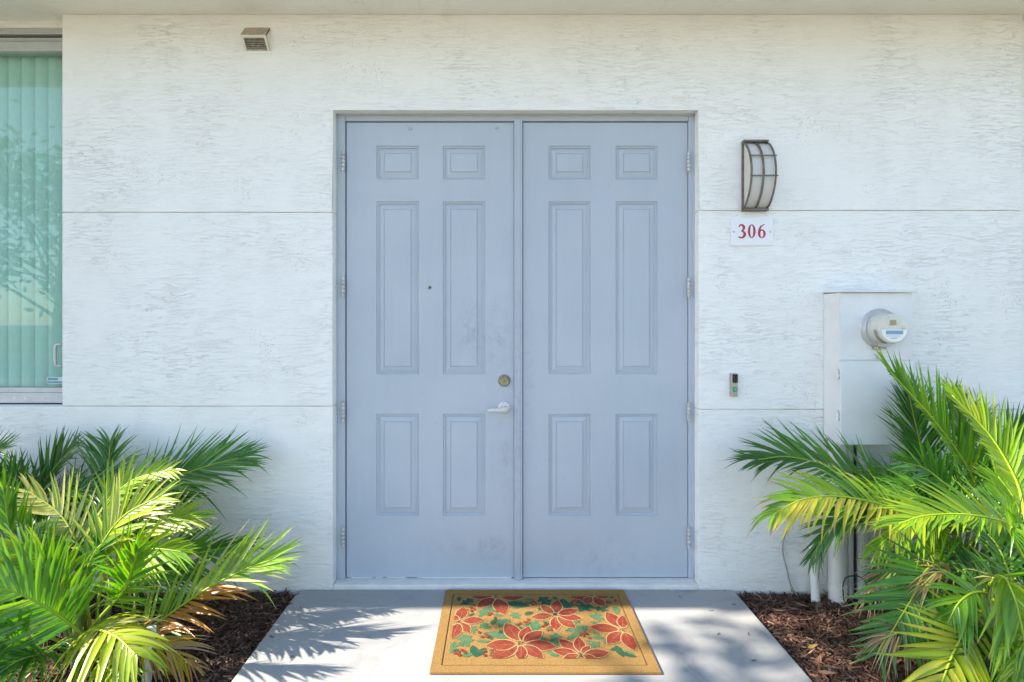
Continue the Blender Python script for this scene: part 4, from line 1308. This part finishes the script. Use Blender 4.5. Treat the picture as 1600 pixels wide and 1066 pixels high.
# ================================================================ MULCH CHIPS, FALLEN LEAVES
def chips(x0, x1, y0, y1, n, seed, label):
    rnd = random.Random(seed)
    V, Fc, Cc = [], [], []
    pal = [(.050, .024, .016), (.085, .041, .026), (.13, .064, .041), (.19, .10, .064), (.27, .155, .105), (.37, .23, .155)]
    wts = [5, 6, 6, 4, 2, .8]
    for _ in range(n):
        x, y = rnd.uniform(x0, x1), rnd.uniform(y0, y1)
        l = rnd.uniform(.014, .055) * (1.6 if rnd.random() < .15 else 1)
        w = rnd.uniform(.004, .012)
        h = rnd.uniform(.0012, .004)
        a = rnd.gauss(.0, 1.1)
        el = rnd.gauss(0, .28)
        z = bed_height(x, y) + rnd.uniform(-.004, .012)
        if _ < 16:      # a few chips kicked onto the walk
            off = rnd.expovariate(1 / .09) + .004
            x = SL0 + off if x < 0 else SL1 - off
            z = .003
            l *= .45
            w *= .6
            el = 0
        d = Vector((math.cos(a) * math.cos(el), math.sin(a) * math.cos(el), math.sin(el)))
        s_ = Vector((-math.sin(a), math.cos(a), rnd.gauss(0, .35))).normalized()
        u = d.cross(s_).normalized()
        c = Vector((x, y, z))
        bend = u * rnd.uniform(-.004, .004)
        b0 = len(V)
        for t, ww in ((-.5, .35), (0, 1), (.5, .25)):
            q = c + d * l * t + (bend if t == 0 else Vector())
            V += [q - s_ * w * ww * .5 - u * h * .5, q + s_ * w * ww * .5 - u * h * .5, q + s_ * w * ww * .4 + u * h * .5, q - s_ * w * ww * .4 + u * h * .5]
        for k in (0, 4):
            for i in range(4):
                j = (i + 1) % 4
                Fc.append((b0 + k + i, b0 + k + j, b0 + k + 4 + j, b0 + k + 4 + i))
        Fc += [(b0 + 3, b0 + 2, b0 + 1, b0), (b0 + 8, b0 + 9, b0 + 10, b0 + 11)]
        col = shade(rnd.choices(pal, wts)[0], rnd.uniform(.75, 1.25))
        Cc += [col] * 12
    me = mesh_cols('mulch_chips', V, Fc, Cc, M['chip'])
    me.polygons.foreach_set('use_smooth', [False] * len(me.polygons))
    o = bpy.data.objects.new('mulch_chips', me)
    C.objects.link(o)
    return tag(o, label, 'mulch', kind='stuff')
chips(-2.3, SL0 - .006, -1.05, -.012, 15000, 3, 'dark shredded bark mulch filling the bed left of the walkway')
chips(SL1 + .006, 2.6, -1.05, -.012, 15000, 4, 'dark shredded bark mulch filling the bed right of the walkway')

def fallen(px, py, l, ang, col, label):
    p = gnd(px, py, -.012)
    p.z = bed_height(p.x, p.y) + .014
    d = Vector((math.cos(ang), math.sin(ang), .08)).normalized()
    ve_, fa_, co_ = one_leaflet(p - d * l / 2, d, Vector((.15, -.2, 1)).normalized(), l, l * .34, -.10, .05, COL[col], .15, COL['dbr'], random.Random(int(px)))
    me = mesh_cols('fallen_leaf', ve_, fa_, co_, M['leaf'])
    o = bpy.data.objects.new('fallen_leaf', me)
    C.objects.link(o)
    tag(o, label, 'leaf', 'fallen leaves on the mulch')
COL['ftan'] = (.36, .19, .11); COL['fyel'] = (.48, .34, .08); COL['fgrey'] = (.30, .22, .16)
fallen(1214, 953, .075, -.5, 'ftan', 'pinkish tan fallen leaf lying on the right mulch near the wall')
fallen(1252, 944, .085, -1.0, 'fgrey', 'long brownish grey fallen leaf on mulch below the grey cable')
fallen(1280, 933, .055, .2, 'fyel', 'small yellow fallen leaf at the foot of the leaning pipe stub')
fallen(1271, 1008, .055, .3, 'fyel', 'yellow fallen leaf on the lit right mulch beside the walkway')
fallen(1279, 1031, .08, .9, 'ftan', 'slim tan fallen leaf on right mulch nearest the camera')
fallen(1296, 1052, .07, -.3, 'ftan', 'broad tan fallen leaf at the bottom of the right mulch bed')
fallen(1425, 1058, .07, .5, 'fgrey', 'greyish fallen leaf under the yellowing right palm')
fallen(262, 1005, .05, .8, 'fgrey', 'grey brown fallen leaf on left mulch beside the riser pipe')

# ================================================================ TREES ACROSS THE LAWN (reflected in the glass, dappling the walk)
def tree(label, loc, height, rad, nleaf, seed, cz=.62, flat=.7, leaf=.11, clumps=26):
    rnd = random.Random(seed)
    t = thing('tree', label, 'tree', loc, 'trees in front of the building')
    base = Vector(loc)
    top = base + Vector((rnd.uniform(-.3, .3), rnd.uniform(-.3, .3), height * .72))
    b = bmesh.new()
    trunk = bez([base - Vector((0, 0, .1)), base.lerp(top, .35) + Vector((rnd.uniform(-.1, .1), rnd.uniform(-.1, .1), 0)), top], 12)
    tube(trunk, [height * .026 * (1 - .75 * i / 11) for i in range(12)], 10, b)
    cen = base + Vector((0, 0, height * cz))
    cl = []
    for k in range(clumps):
        while True:
            v = Vector((rnd.uniform(-1, 1), rnd.uniform(-1, 1), rnd.uniform(-1, 1)))
            if v.length < 1: break
        c = cen + Vector((v.x * rad, v.y * rad, v.z * rad * flat))
        cl.append(c)
        st = trunk[rnd.randint(5, 11)]
        tube(bez([st, st.lerp(c, .5) + Vector((0, 0, .12)), c], 6), [height * .008 * (1 - .8 * i / 5) for i in range(6)], 5, b)
    obj('trunk', b, M['bark'], t, True)
    V, Fc = [], []
    for _ in range(nleaf):
        c = rnd.choice(cl)
        p = c + Vector((rnd.gauss(0, 1), rnd.gauss(0, 1), rnd.gauss(0, .7))) * rad * .17
        a = Vector((rnd.gauss(0, 1), rnd.gauss(0, 1), rnd.gauss(0, .6))).normalized()
        n = a.cross(Vector((rnd.gauss(0, 1), rnd.gauss(0, 1), rnd.gauss(0, 1)))).normalized()
        l = leaf * rnd.uniform(.7, 1.3)
        b0 = len(V)
        V += [p, p + a * l * .5 + n * l * .24, p + a * l, p + a * l * .5 - n * l * .24]
        Fc.append((b0, b0 + 1, b0 + 2, b0 + 3))
    me = bpy.data.meshes.new('crown')
    me.from_pydata(V, [], Fc)
    o = link('crown', me, M['treeleaf'], t)
    o['kind'] = 'stuff'
    return t
tree('small leafy tree left of the walk casting dappled shade on it', (-5.9, -2.0, -.1), 7.6, 1.45, 1500, 21, .74, .6, .15, 12)
tree('broad leafy tree across the pavement seen reflected in the window', (-12.5, -11.5, -.1), 7, 2.9, 4200, 22, .60, .75, .24)
tree('round leafy tree across the road opposite the doors', (3.0, -21, -.1), 8, 3.0, 4200, 23, .62, .7, .26)
tree('tall leafy tree across the road at the far right', (13, -20, -.1), 10, 3.6, 4800, 24, .62, .7, .28)
